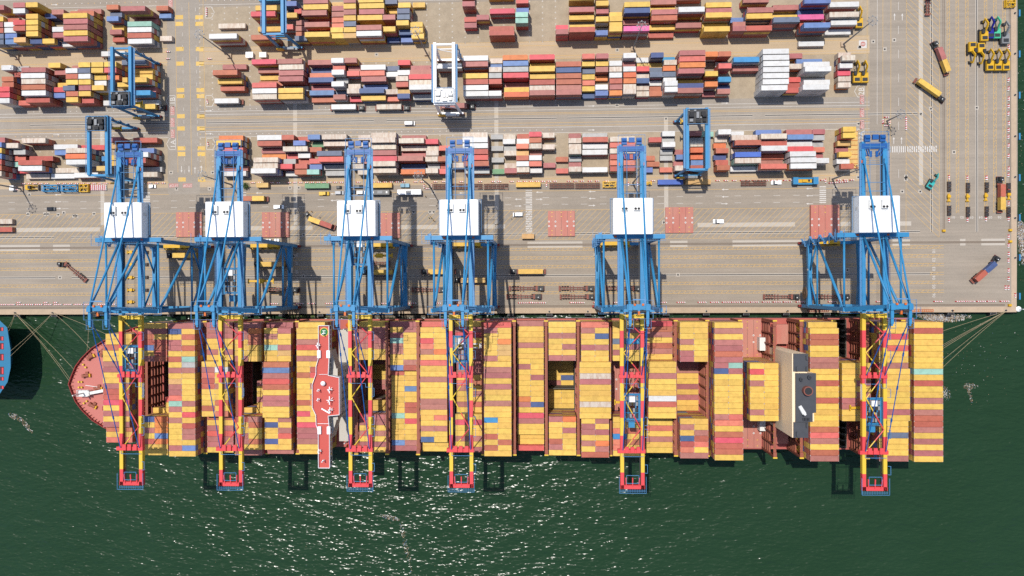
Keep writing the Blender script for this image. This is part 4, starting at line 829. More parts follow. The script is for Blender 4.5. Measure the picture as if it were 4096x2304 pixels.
# deck with open holds where the photo shows them
BX_ = {}
for bay, X, z, Ln, r0, tk in SHIP: BX_.setdefault(bay, X)
order = sorted(BX_, key=lambda b: BX_[b])
low_open = {}
for bay, X, z, Ln, r0, tk in SHIP:
    if z < ZD + 1: low_open.setdefault(bay, []).append((r0, r0 + len(tk)))
for b, rr in (('f2', (7, 17)), ('f5', (7, 17)), ('m1', (7, 15)), ('a6', (0, 7))): low_open[b] = [rr]
low_open['a6'] = [(0, 7), (17, 24)]
def rowy(r): return -5.9 - 2.5 * r
m = MB()
edges = []
for b in order:
    x0, x1 = BX_[b] - 6.5, BX_[b] + 6.5
    d = 30.6 if x0 > -174 else (27.5 if x0 > -190 else 25.0)
    op = sorted(low_open.get(b, []))
    y = YC + d
    segs = []
    for a, c in op:
        ya, yb = rowy(a), rowy(c)
        if y - ya > .3: segs.append((ya, y))
        y = yb
        m.box(x0, x0 + .3, yb, ya, -2, ZD, 1); m.box(x1 - .3, x1, yb, ya, -2, ZD, 1)
        m.box(x0, x1, yb, ya, -2.4, -2, 1)
        m.box(x0, x1, ya - .15, ya, -2, ZD - .02, 1); m.box(x0, x1, yb, yb + .15, -2, ZD - .02, 1)
        if b == 'a6':
            for q in range(6):
                for zz in (2, 7, 12): m.box(x0 + .3, x1 - .3 if q in (0, 5) else x0 + 2.6, yb + (ya - yb) * (q + .3) / 6, yb + (ya - yb) * (q + .42) / 6, zz, zz + .5, 1)
                m.box(x1 - 2.2, x1 - .3, yb + (ya - yb) * q / 6 + .3, yb + (ya - yb) * q / 6 + 1.0, -2, ZD - .4, 1)
    if y - (YC - d) > .3: segs.append((YC - d, y))
    for a, c in segs: m.box(x0, x1, a, c, ZD - 2.0, ZD, 0)
    edges.append((x0, x1, d))
prev = None
for (x0, x1, d) in edges:
    if prev is not None and x0 > prev + .05: m.box(prev, x0, YC - d, YC + d, ZD - 2.0, ZD - .04, 0)
    prev = x1
m.box(prev, 171, YC - 29.6, YC + 29.6, ZD - 2, ZD - .04, 0)
sp('main_deck', m, [M['deckred'], M['hold']])
# hatch covers that carry nothing
def hatch_panels(mb, x0, x1, y0, y1, z):
    mb.box(x0, x1, y0, y1, z, z + .9, 0)
    for q in (.27, .5, .73): mb.box(x0 + (x1 - x0) * q - .05, x0 + (x1 - x0) * q + .05, y0 + .1, y1 - .1, z + .9, z + .93, 3)
    for q in (.4, .58):
        for p in (.04, .28, .72, .96): mb.tube((x0 + (x1 - x0) * p, y0 + (y1 - y0) * q, z + .9), (x0 + (x1 - x0) * p, y0 + (y1 - y0) * q, z + .98), .42, 12, 1); mb.tube((x0 + (x1 - x0) * p, y0 + (y1 - y0) * q, z + .98), (x0 + (x1 - x0) * p, y0 + (y1 - y0) * q, z + .99), .2, 8, 3)
    for q in (.06, .22, .78, .94):
        for p in (.15, .5, .85): mb.box(x0 + (x1 - x0) * p - .25, x0 + (x1 - x0) * p + .25, y0 + (y1 - y0) * q - .15, y0 + (y1 - y0) * q + .15, z + .9, z + .95, 2)
HM = [M['hatch'], M['white2'], M['cy'], M['dark']]
for b, r0, r1 in (('a4', 0, 7), ('a4', 17, 24), ('m9', 7, 17)):
    m = MB(); hatch_panels(m, BX_[b] - 6.4, BX_[b] + 6.4, rowy(r1), rowy(r0), ZD); sp('hatch_cover', m, HM)
# lashing bridges
for i, b in enumerate(order[:-1]):
    x0, x1 = BX_[b] + 6.25, BX_[order[i + 1]] - 6.25
    if x1 - x0 > 4: xs = [x0 + .9, x1 - .9]
    else: xs = [(x0 + x1) / 2]
    for x in xs:
        if -101 < x < -96: continue
        d = 30.4 if x > -175 else 27.0
        zt = 33.5 if x < 95 else 36.5
        m = MB()
        for z in (ZD + 2.6, ZD + 5.4, ZD + 8.2, ZD + 11, zt): m.box(x - (.62 if z == zt else .42), x + (.62 if z == zt else .42), YC - d + .5, YC + d - .5, z - .14, z, 0)
        for q in range(13):
            y = YC - d + .8 + (2 * d - 1.6) * q / 12
            for s_ in (-.55, .55): m.box(x + s_ - .14, x + s_ + .14, y - .3, y + .3, ZD - .04, zt - .25, 0)
            if q % 2: m.box(x - .6, x + .6, y - .06, y + .06, ZD, zt - 3, 0)
        for s_ in (-1, 1):
            y = YC + s_ * (d - .1); m.box(x - .75, x + .75, y - 2.4 if s_ > 0 else y, y if s_ > 0 else y + 2.4, zt, zt + .5, 0); m.box(x - .9, x + .9, y - .3, y + .3, zt + .2, zt + .7, 1)
            m.box(x - .4, x + .4, y - .3, y + .3, ZD, zt, 0)
        for q in range(24): m.box(x - .66, x - .5, rowy(q + .5) - .12, rowy(q + .5) + .12, zt, zt + .35, 1)
        sp('lashing_bridge', m, [M['lash'], M['cy']])
# bridge
bp_ = [(-96.4, -6.3), (-96.4, -20), (-97.5, -23.6), (-97.6, -27), (-99.2, -31.4), (-99.2, -41.2), (-97.7, -44.4), (-97.6, -48.5), (-96.7, -51), (-96.7, -66.9), (-91.9, -66.9), (-91.9, -50.6), (-92.4, -44.7), (-87.6, -44.2), (-87.6, -28.4), (-92.3, -27.4), (-91.9, -20.3), (-91.9, -6.3)]
m = MB(); m.prism(bp_, 53.6, 57, 0, 1); o = sp('bridge', m, [M['bridge'], M['white2']])
m = MB()
for a, b in zip(bp_, bp_[1:] + bp_[:1]): m.bar((*a, 57.55), (*b, 57.55), .14, 1.0)
rail_fence(m, [(-96.2, -27), (-92.6, -27)], 57); rail_fence(m, [(-96.9, -48), (-92.2, -48)], 57)
sp('railing', m, M['white'], o)
for y in (-18.4, -50.8):
    for x in (-96.2, -92.2): m = MB(); m.box(x - .7, x + .7, y - 1.6, y + 1.6, 57, 58.2); sp('vent_housing', m, M['white'], o)
m = MB(); m.tube((-94.4, -30.8, 57), (-94.4, -30.8, 58.0), .5, 10); m.tube((-94.4, -30.8, 58.0), (-94.4, -30.8, 58.6), 1.0, 12); m.tube((-94.4, -30.8, 58.6), (-94.4, -30.8, 59.3), 1.0, 12, None, .4); sp('radar_dome', m, M['white'], o)
for x, y, w_ in ((-91.4, -33.4, 1.4), (-91.2, -42.0, 1.3), (-96.3, -37.6, .7), (-96.2, -33.6, .6), (-91.4, -37.9, 1.8), (-96.4, -14.6, 1.2), (-96.0, -59.5, 1.0), (-94.2, -9.8, .5), (-94.4, -63.6, .5)):
    m = MB(); m.box(x - w_ * .8, x + w_ * .8, y - .12, y + .12, 58.5, 58.7); m.box(x - .15, x + .15, y - w_, y + w_, 59.2, 59.4); m.bar((x, y, 57), (x, y, 61), .3); m.bar((x - .6 * w_, y - .6 * w_, 58), (x + .6 * w_, y + .6 * w_, 58.2), .18); sp('antenna_mast', m, M['white'], o)
m = MB(); m.bar((-95.2, -41.6, 57.7), (-91.6, -43.4, 58.4), .5); sp('crane_arm', m, M['white'], o)
m = MB(); m.tube((-94.2, -9, 57), (-94.2, -9, 57.05), 1.9, 28, 0); m.tube((-94.2, -9, 57.05), (-94.2, -9, 57.09), 1.6, 28, 1); vv, ff = text('H'); m.add(vv, ff, Matrix.Translation((-94.2, -9, 57.12)) @ Matrix.Rotation(pi / 2, 4, 'Z') @ Matrix.Scale(1.5, 4), 2)
sp('landing_mark', m, [M['cy'], mat('green_mark_paint', A(30, 130, 72), .6), M['white']], o)
m = MB()
for y in range(-66, -6, 2): m.box(-91.88, -91.84, y, y + 1.6, 54.6, 56.2)
sp('window_band', m, M['glass'], o)
m = MB(); m.box(-97.0, -89.4, -47, -25, ZD, 53.6, 0)
for z in range(22, 53, 3):
    for y in range(-46, -26, 3): m.box(-89.42, -89.36, y, y + 1.2, z, z + 1.1, 1)
m.box(-96.4, -91, -62, -47, ZD, 26, 0); m.box(-96.4, -91, -25, -10, ZD, 26, 0); m.box(-89.4, -86.8, -44, -28, ZD, 36, 0)
m.prism([(-92.3, -47), (-90, -47), (-92.3, -55)], 46, 53.4, 0); m.prism([(-92.3, -25), (-92.3, -17), (-90, -25)], 46, 53.4, 0)
sp('accommodation_block', m, [M['facade'], M['glass']])
m = MB(); m.box(-90, -84.6, -27, -8, 24.4, 24.9); m.box(-90, -84.6, -64, -45, 24.4, 24.9); m.box(-88.4, -85.2, -42, -30, 40, 40.5); sp('side_deck', m, M['deckred'])
for s_ in (-1, 1):
    y = YC + s_ * 28.2; m = MB(); m.loft([[(-92.6 + q * 7.6, y + 1.6 * k_ * cos(t), 27.6 + 1.5 * k_ * sin(t)) for t in [2 * pi * j / 12 for j in range(12)]] for q, k_ in ((0, .25), (.08, .7), (.2, 1), (.8, 1), (.92, .7), (1, .25))]); sp('lifeboat', m, M['orange'])
    m = MB(); m.bar((-90.6, y - s_ * 3.4, 25), (-84.4, y - s_ * 8, 29), .6, .6); m.bar((-93, y - s_ * 1.8, 25), (-93, y - s_ * 1.8, 30), .4); m.bar((-85.4, y - s_ * 1.8, 25), (-85.4, y - s_ * 1.8, 30), .4); m.tube((-90.4, y - s_ * 3.3, 25), (-90.4, y - s_ * 3.3, 27.4), .8, 10); sp('davit', m, M['white2'])
# funnel casing
m = MB()
m.box(101.5, 102.5, -52.6, -18.0, ZD, 59.9, 0); m.box(102.5, 110.4, -45.9, -26, ZD, 59.8, 0); m.box(102.5, 107.7, -52.5, -18.1, ZD, 59.6, 0)
f_ = sp('funnel_casing', m, [M['beige']])
m = MB(); m.box(101.9, 107.9, -25.3, -18.0, 59.9, 60.3); m.box(101.9, 107.9, -52.6, -46.2, 59.9, 60.3); m.prism([(102.7, -26), (110.9, -26), (110.9, -42.2), (109.5, -42.2), (109.5, -46), (102.7, -46)], 59.9, 60.8)
for x, y in ((103.2, -24.2), (107.2, -24.2), (103.2, -51), (107.2, -47.4), (107.2, -19.6)): m.box(x - .35, x + .35, y - .9, y + .9, 60.3, 61.2)
for i in range(5): m.box(105.4 + i * .6, 105.6 + i * .6, -45.4, -44.3, 60.8, 61.8)
sp('funnel_top', m, M['stack'], f_)
m = MB(); m.tube((107.0, -33, 60.8), (107.0, -33, 63.2), 1.9, 20, 0); m.tube((107.0, -33, 63.2), (107.0, -33, 63.24), 1.5, 20, 1); sp('exhaust_pipe', m, [M['rustred'], M['black']], f_)
for x, y, r in ((104.6, -28.4, .7), (108, -27.6, .8), (105.6, -43, .5)):
    m = MB(); m.tube((x, y, 60.8), (x, y, 62.2), r, 12, 0); m.tube((x, y, 62.2), (x, y, 62.24), r * .75, 12, 1); sp('exhaust_pipe', m, [M['stack'], M['black']], f_)
m = MB(); m.tube((104.2, -39.4, 60.9), (105.8, -42.4, 61.6), .75, 14, 0, .9); m.tube((105.8, -42.4, 61.6), (106.3, -43.1, 61.9), .9, 14, 0, .5); sp('silencer', m, [M['white2']], f_)
for y in (-17, -54):
    m = MB(); m.box(101.6, 105.2, y - 8 if y < -30 else y, y if y < -30 else y + 8, ZD, 27, 0); m.box(105.2, 111.8, y - 9 if y < -30 else y, y if y < -30 else y + 9, ZD, 22, 1)
    m.box(103, 104.4, y - 6 if y < -30 else y + 2, y - 3 if y < -30 else y + 5, 27, 28.5, 2); sp('engine_room_hatch', m, [M['deckred'], M['hatch'], M['c_e']])
    m = MB(); m.box(98.6, 101.2, y - 3, y + 3, ZD, 23); sp('deck_house', m, M['white2'])
for x in (112.6, 127, 141.8, 157):
    for s_ in (-1, 1):
        for q in range(3):
            y = YC + s_ * (29.5 - q * 5); m = MB()
            m.bar((x + .7, y, ZD), (x + .7, y - s_ * 4, 36), .16); m.bar((x + .7, y - s_ * 4, ZD), (x + .7, y, 36), .16); sp('lashing_rod', m, M['cy'])
# the neighbour ship whose stern reaches in at the left edge
nb = thing('teal_ship', 'teal ship with dark red openings in its stern, cut by left picture edge', 'ship', (-290, -24, 0))
m = MB(); st = [(0, 18.5), (22, 18.5), (26, 14.8), (27.6, 4), (27.6, -5), (26, -12), (22, -17.8), (0, -17.8)]
m.loft([[(-60 if x == 0 else x - 14, y * .7, -6) for x, y in st], [(x - 60 if x == 0 else x, y, 15) for x, y in st]], 0)
m.build('hull', M['teal'], nb)
for y, h_ in ((14, 1.6), (9.4, 1.8), (5.6, 2.6), (.2, 2.8), (-6.4, 3.2), (-10.4, 1.6), (-14.6, 1.4)):
    m = MB(); m.box(22.2, 24.2, y - h_ * .6, y + h_ * .6, 15.0, 15.06, 0); m.box(23.2, 24.0, y - h_ * .5, y + h_ * .45, 15.06, 15.1, 1); m.build('mooring_opening', [mat('dark_red_interior', A(96, 24, 34), .6), M['cr']], nb)
# ------------------------------------------------------------------ containers
TH, RP = 2.65, 2.855
BY = {1: 150.9, 2: 121.8, 3: 85.2}
LEN = {'S': 6.06, 'F': 12.19, 'L': 13.72}
KEYS = list(CC); KI = {k: i for i, k in enumerate(KEYS)}
PALS = {1: 'yyyymmmbbbrwdngs', 2: 'mmbbswwkygrnuod', 3: 'wwkkbbmsrgunot', 's': 'yyyyyymmmmbbrsun'}
rnd = random.Random(11)
CMESH = {}
def cmesh(L, c):
    """box with corner posts, castings, roof set in between its rails"""
    if (L, c) not in CMESH:
        m = MB(); hx, hy, h = L / 2, 1.2, 2.59
        m.box(-hx + .05, hx - .05, -hy + .03, hy - .03, .12, h - .035, 0)
        for s_ in (-1, 1):
            m.box(-hx, hx, s_ * hy - (.07 if s_ > 0 else 0), s_ * hy + (.07 if s_ < 0 else 0), h - .13, h, 0); m.box(-hx, hx, s_ * hy - (.06 if s_ > 0 else 0), s_ * hy + (.06 if s_ < 0 else 0), 0, .15, 0)
            for sx in (-1, 1):
                m.box(sx * hx - (.12 if sx > 0 else 0), sx * hx + (.12 if sx < 0 else 0), s_ * (hy - .06) - .06, s_ * (hy - .06) + .06, .1, h - .05, 0)
                m.box(sx * (hx - .1) - .105, sx * (hx - .1) + .105, s_ * (hy - .095) - .1, s_ * (hy - .095) + .1, h - .12, h + .006, 1)
        for sx in (-1, 1): m.box(sx * (hx - .06) - .06, sx * (hx - .06) + .06, -hy, hy, h - .12, h - .003, 0)
        d = MB(); d.box(hx - .05, hx + .012, -1.12, -.02, .15, 2.42, 0); d.box(hx - .05, hx + .012, .02, 1.12, .15, 2.42, 0)
        for y in (-.85, -.35, .35, .85): d.tube((hx + .04, y, .12), (hx + .04, y, 2.45), .028, 6, 1)
        CMESH[L, c] = (m.mesh('shipping_container', [M['c_' + c], M['cast']]), d.mesh('door', [M['c_' + c], M['cast']]))
    return CMESH[L, c]
def container(x, y, z, L, c, label, group=None, rz=0, sx=None):
    me, dm = cmesh(L, c)
    o = inst('shipping_container', me, None, (x, y, z), rz)
    tag(o, label, 'container', group)
    inst('door', dm, o)
    return o
LT = {}
def letter_mesh(s, k):
    if (s, k) not in LT:
        v, f = text(s); m = MB(); m.add(v, f, Matrix.Rotation(pi / 2, 4, 'X')); LT[s, k] = m.mesh('lettering', M[k])
    return LT[s, k]
M['lb'] = mat('black_lettering', (0.02, 0.02, 0.02), .6, 0, 0)
ST = MB()
NK = len(KEYS)
def stuff_box(x, y, z, L, c, txt_=None, tc=None):
    ST.box(x - L / 2, x + L / 2, y - 1.2, y + 1.2, z, z + 2.59, KI[c])
    for sx in (-1, 1):                         # end doors' lock bars and roof castings
        ST.box(x + sx * (L / 2 - .1) - .09, x + sx * (L / 2 - .1) + .09, y - 1.2, y - 1.02, z + 2.59, z + 2.6, NK); ST.box(x + sx * (L / 2 - .1) - .09, x + sx * (L / 2 - .1) + .09, y + 1.02, y + 1.2, z + 2.59, z + 2.6, NK)
    if txt_:
        v, f = text(txt_[0]); ST.add(v, f, Matrix.Translation((x + txt_[2], y - 1.215, z + 1.3)) @ Matrix.Rotation(pi / 2, 4, 'X') @ Matrix.Scale(txt_[1], 4), NK + txt_[3])
ORD = ['zeroth', 'first', 'second', 'third', 'fourth', 'fifth', 'sixth', 'seventh', 'eighth', 'ninth', 'tenth', 'eleventh', 'twelfth', 'thirteenth', 'fourteenth', 'fifteenth', 'sixteenth', 'seventeenth', 'eighteenth', 'nineteenth', 'twentieth', 'twenty-first', 'twenty-second', 'twenty-third', 'twenty-fourth']
def lettering_for(c, L, rr):
    if c == 'y': return ('MSC', .95, 1.2 if L > 10 else 0, 1) if rr < .75 else None
    if c in 'wgk' and L > 10: return ('MAERSK', .95, 1.5, 1) if rr < .6 else None
    if c == 'p': return ('ONE', 1.3, 0, 2)
    if c == 'r' and L > 10: return ('K LINE', .8, 2, 2) if rr < .3 else None
    return None
BLK = {1: 'far yard block', 2: 'middle yard block', 3: 'near yard block'}
for b in (1, 2, 3):
    toks = [t.split(',') for t in YARD[b].split()]
    items = []
    for t in toks:
        k = t[0]; items.append(dict(c=k[0], h=int(k[1]), L=LEN[k[2]], sel=k.endswith('*'), R=int(t[1]), X=float(t[2])))
    hmap = {}
    # columns of long containers, for the labels
    longs = sorted([q for q in items if q['L'] > 10], key=lambda q: q['X']); cols = []
    for q in longs:
        for c_ in cols:
            if abs(c_[0] - q['X']) < 4.5: c_[1].append(q); break
        else: cols.append((q['X'], [q]))
    for i, (cx, qs) in enumerate(cols):
        qs.sort(key=lambda q: -q['R'])
        for j, q in enumerate(qs): q['lab'] = '%s long container, %s from quay side in %s long column, %s' % (CN[q['c']], ORD[j + 1], ORD[i + 1], BLK[b])
    for q in items:
        y = BY[b] - (q['R'] + .5) * RP
        south = max([p['h'] for p in items if p['R'] == q['R'] + 1 and abs(p['X'] - q['X']) < (p['L'] + q['L']) / 2 - 1.5] + [0])
        prevc = q['c']
        for t in range(q['h']):
            topt = t == q['h'] - 1
            c = q['c'] if topt else (q['c'] if rnd.random() < .32 else rnd.choice(PALS[b]))
            if b == 2 and q['X'] > 105 and q['L'] > 10 and q['c'] == 'w': c = 'w'
            if q['c'] == 'y' and b == 1 and rnd.random() < .35: c = 'y'
            tx = lettering_for(c, q['L'], rnd.random()) if t >= south else None
            if topt and q['sel']:
                o = container(q['X'], y, t * TH, q['L'], c, q['lab'], 'containers stacked in the yard')
                if tx:
                    lo = inst('lettering', letter_mesh(tx[0], 'lb' if tx[3] == 1 else 'white'), o, (tx[2], -1.225, 1.3)); lo.scale = (tx[1],) * 3
            else:
                if q['L'] > 10 and c not in 'wy' and rnd.random() < .25 and not topt and False: pass
                stuff_box(q['X'], y, t * TH, q['L'], c, tx)
# ship
BAYN = ['the foremost bay'] + ['%s bay from the bow' % ORD[i] for i in range(2, 14)]
nb_ = len(order)
bname = {}
for i, b in enumerate(order): bname[b] = ('bow-most bay' if i == 0 else '%s bay from the bow' % ORD[i + 1]) if i < nb_ / 2 else ('sternmost bay' if i == nb_ - 1 else '%s bay from the stern' % ORD[nb_ - i])
for bay, X, z, Ln, r0, tk in SHIP:
    for k, t in enumerate(tk):
        sel = t.endswith('*'); t = t.rstrip('*'); r = r0 + k; y = rowy(r + .5)
        lst = [(X, Ln, t)] if len(t) == 1 else [(X - Ln / 4, Ln / 2 - .06, t[0]), (X + Ln / 4, Ln / 2 - .06, t[1])]
        zb = ZD if z > ZD + 1 else -2
        nt_ = max(1, round((z - zb) / 2.68)); th = (z - zb) / nt_
        for x, L, c in lst:
            if c == '.': continue
            L = min(L, 6.06) if len(t) == 2 else L
            for q in range(nt_):
                topt = q == nt_ - 1; zz = zb + (q + 1) * th - 2.6
                cc = c if topt else rnd.choice(PALS['s'])
                if topt and sel:
                    container(x, y, zz, L, cc, '%s long container, %s row from quay, %s, on the ship' % (CN[cc], ORD[r + 1], bname[bay]), 'containers on the ship deck')
                else: stuff_box(x, y, zz, L, cc)
cst = ST.build('stacked_containers', [M['c_' + k] for k in KEYS] + [M['cast'], M['lb'], M['white']])
tag(cst, 'remaining yard and ship containers stacked below and between the others', 'container', None, 'stuff')
# ------------------------------------------------------------------ yard gantries (rubber tyred)
def rtg_meshes(bl, dk, tro, cab):
    P = []
    def pt(n, mb, mats): P.append((n, mb.mesh(n, mats)))
    for sx in (-1, 1):
        m = MB(); m.box(sx * 4.4 - .7, sx * 4.4 + .7, -13.6, 14.4, 24.4, 26.2); pt('girder', m, bl)
        m = MB(); m.box(sx * 5.1, sx * 5.1 + sx * .9 if sx > 0 else sx * 5.1 + .0, -13, 14, 24.6, 24.7) if sx > 0 else m.box(-6.0, -5.1, -13, 14, 24.6, 24.7); rail_fence(m, [(sx * 6.0, -13), (sx * 6.0, 14)], 24.7, step=2.5); pt('walkway', m, M['rail'])
    for y in (-13.2, 13.2):
        for sx in (-1, 1):
            m = MB(); m.bar((sx * 5.2, y, 2.4), (sx * 4.4, y, 24.6), 1.1, .9); pt('leg', m, bl)
            for q in (3.6, 6.0):
                w = MB(); w.tube((sx * q, y - .35, .8), (sx * q, y + .35, .8), .8, 14); pt('wheel', w, M['black'])
            m = MB(); m.box(sx * 4.8 - 1.9, sx * 4.8 + 1.9, y - .5, y + .5, 1.0, 1.9); pt('wheel_bogie', m, M['redp'])
        m = MB(); m.bar((-6.4, y, 2.5), (6.4, y, 2.5), .9, 1.2); pt('sill_beam', m, bl)
        m = MB(); m.tube((-4.6, y, 20), (4.6, y, 20), .25, 8); m.tube((-4.6, y, 20), (4.8, y, 13), .18, 8); pt('cross_tie', m, bl)
    m = MB(); m.box(-5, 5, -14.2, -13.2, 24.6, 25.4); m.box(-5, 5, 13.4, 14.2, 24.6, 25.4); pt('end_tie', m, bl)
    m = MB(); m.box(-2.6, 3.0, -14.9, -13.8, 3.2, 5.6, 0); m.box(3.3, 4.4, -14.8, -13.8, 3.2, 4.6, 0); pt('power_house', m, [M['white2'] if bl is M['white'] else M['grey']])
    m = MB(); m.tube((-5.6, -14.6, 5.2), (-2.0, -14.6, 5.2), .1, 6, 1); m.tube((-3.9, -15.0, 5.0), (-3.9, -14.6, 5.0), 2.0, 22, 0); pt('cable_reel', m, [M['yel'], M['dark']])
    m = MB()
    for i in range(6): m.bar((5.9, 13.2 + (-.8 if i % 2 else .8), 3 + i * 3.5), (5.9, 13.2 + (.8 if i % 2 else -.8), 6.5 + i * 3.5), .6, .1)
    pt('ladder', m, M['rail'])
    t = MB(); t.box(-4.6, 4.6, -3.4, 3.4, 26.3, 26.7, 0)
    for x, y, w, d, h, k in ((-2.6, .8, 1.8, 2.2, 1.2, 1), (0, .6, 1.2, 2.8, .9, 2), (2.6, 1.2, 1.9, 1.8, 1.3, 1), (-2.9, -1.8, 1.5, 1.3, 1.0, 2), (0.3, -2.2, 2.1, 1.3, .8, 1), (3.0, -1.8, 1.3, 1.5, 1.1, 1), (-1.2, 2.6, 1.0, .7, .9, 2), (1.4, -.6, .7, .7, .9, 2), (-3.9, 2.7, .6, .6, .7, 2)): t.cbox(x, y, 26.7, w, d, h, k)
    for x in (-3, 3): t.tube((x - .9, 0, 27.4), (x + .9, 0, 27.4), .7, 12, 1)
    tf = t.mesh('trolley', tro)
    t = MB(); rail_fence(t, [(-4.6, -3.4), (4.6, -3.4), (4.6, 3.4), (-4.6, 3.4), (-4.6, -3.4)], 26.7, step=1.5); th = t.mesh('handrail', M['rail'])
    t = MB(); t.box(-1.2, 1.2, -1.3, 1.3, 20.8, 23.2, 0); t.quad([(-1.0, -1.32, 21), (1.0, -1.32, 21), (1.0, -1.32, 22.8), (-1.0, -1.32, 22.8)], 1); tc = t.mesh('operator_cab', [cab, M['glass']])
    t = MB(); t.box(-6, 6, -.5, .5, 0, .5); t.box(-6.1, -5.7, -1.2, 1.2, -.2, .5); t.box(5.7, 6.1, -1.2, 1.2, -.2, .5); t.box(-1.4, 1.4, -1, 1, .5, 1.2); ts = t.mesh('spreader', M['yel'])
    return P, tf, th, tc, ts
RTB = rtg_meshes(M['blue'], M['dark'], [M['dark'], M['black'], M['grey']], M['grey'])
RTW = rtg_meshes(M['white'], M['dark'], [M['white2'], M['white2'], M['white']], M['white2'])
def rtg(X, Y, ty, sz, label, kit=RTB, flip=1):
    P, tf, th, tc, ts = kit
    t = thing('yard_gantry_crane', label, 'yard crane', (X, Y, 0), 0, 'rubber tyred gantry cranes over the stacks')
    for n, me in P: inst(n, me, t)
    tr = inst('trolley', tf, t, (0, ty, 0)); inst('handrail', th, tr); inst('operator_cab', tc, tr, (3.0, 0, 0)); inst('spreader', ts, t, (0, ty, sz))
rtg(-199.7, 109.6, -10.5, 18, 'blue yard gantry over yellow stacks left of the cross road, trolley at quay end')
rtg(-211.3, 77.2, 10.4, 16, 'blue yard gantry at far left of near block, trolley at its landward end')
rtg(-126.7, 142.6, 20, 17, 'blue yard gantry cut by the top picture edge')
rtg(-46.3, 108.8, -10.2, 18, 'white yard gantry with a white trolley over the middle block', RTW)
rtg(69.8, 77.0, 10.2, 17, 'light blue yard gantry at the right of the near yard block')

# ------------------------------------------------------------------ light towers
def tower_meshes(h):
    m = MB(); m.tube((0, 0, .9), (0, 0, h), .42, 10, 0, .18); p = m.mesh('pole', M['grey'])
    m = MB(); m.box(-1.1, 1.1, -1.1, 1.1, 0, 1.0); b = m.mesh('base', M['conc'])
    m = MB()
    for j in range(10):
        a, b2 = 2 * pi * j / 10, 2 * pi * (j + 1) / 10
        m.bar((1.9 * cos(a), 1.9 * sin(a), h), (1.9 * cos(b2), 1.9 * sin(b2), h), .12); m.bar((0, 0, h), (1.9 * cos(a), 1.9 * sin(a), h), .09)
    hd = m.mesh('head_frame', M['grey'])
    m = MB(); m.box(-.26, .26, -.22, .22, -.3, .1); lm = m.mesh('floodlight', M['grey'])
    return p, b, hd, lm
TM = {34: tower_meshes(34), 16: tower_meshes(16)}
def tower(u, v, label, h=34):
    x, y = U(u, v); t = thing('light_tower', label, 'light tower', (x, y, 0), 0, 'high mast lights of the terminal'); p, b, hd, lm = TM[h]
    inst('pole', p, t); inst('base', b, t); o = inst('head_frame', hd, t)
    for j in range(8):
        a = 2 * pi * j / 8; inst('floodlight', lm, o, (2.1 * cos(a), 2.1 * sin(a), h), a)
tower(919, 225, 'grey light mast by the cross road, beside the tall grey stack in the far block')
tower(1707.6, 214.6, 'grey light mast just left of the white yard gantry')
tower(2532, 196, 'grey light mast leaning over the pink container')
tower(3371, 179, 'grey light mast beside the no-entry sign at right')
tower(1718, 742, 'grey light mast inside barriers left of the bin racks')
tower(3326, 718, 'grey light mast inside barriers at the right end of the near block')
tower(69, 230, 'grey light mast at far left between far and middle blocks')
tower(930, 740, 'grey light mast at the near end of the cross road')
tower(87, 756, 'grey light mast at far left beside the blue spreader frames')
tower(2530, 733, 'grey light mast behind the fifth quay crane')
tower(3543, 486, 'short grey light mast in a square of barriers on right apron', 16)

# ------------------------------------------------------------------ vehicles
def wheels(parent, xs, w, r, y_=None):
    for x in xs:
        for s_ in (-1, 1):
            key = ('wh', r); 
            if key not in LT: LT[key] = MB().tube((0, -.17, 0), (0, .17, 0), r, 12).mesh('wheel', M['black'])
            inst('wheel', LT[key], parent, (x, s_ * (w / 2 - .17), r))
def road_car(u, v, rz, label, paint, L=4.5, W_=1.8, H=1.5, kind='car', bed=False, name='parked_car', group=None, z=0):
    x, y = U(u, v); t = thing(name, label, kind, (x, y, z), rz, group)
    hw = W_ / 2; m = MB()
    prof = [(-.5, .32), (-.5, .5), (-.47, .55), (.32, .55), (.47, .46), (.5, .4), (.5, .28)]
    def sec(s_): return [(px * L, s_ * hw, pz * H * 1.05) for px, pz in prof]
    m.loft([sec(-.92), [(p[0], -hw, p[2] * .98) for p in sec(-1)], [(p[0], hw, p[2] * .98) for p in sec(1)], sec(.92)], 0)
    if bed: m.box(-.47 * L, -.12 * L, -hw * .82, hw * .82, .5 * H, .56 * H, 1)
    m.build('body', [paint, M['dark']], t)
    c0, c1 = (-.12, .2) if bed else (-.42, .2)
    if kind in ('van',): c0, c1 = -.49, .30
    m = MB(); g = MB()
    zb, zt = .55 * H, H
    def ringz(z, a, b, k): return [(a * L, -hw * k, z), (b * L, -hw * k, z), (b * L, hw * k, z), (a * L, hw * k, z)]
    g.loft([ringz(zb, c0, c1 + .1, .94), ringz(zt - .06, c0 + .05, c1, .80)], 0); g.build('windows', M['glass'], t)
    m.loft([ringz(zt - .08, c0 + .045, c1 - .005, .81), ringz(zt, c0 + .06, c1 - .03, .76)], 0); m.build('roof', paint, t)
    wheels(t, (-.31 * L, .31 * L), W_, .33)
    return t
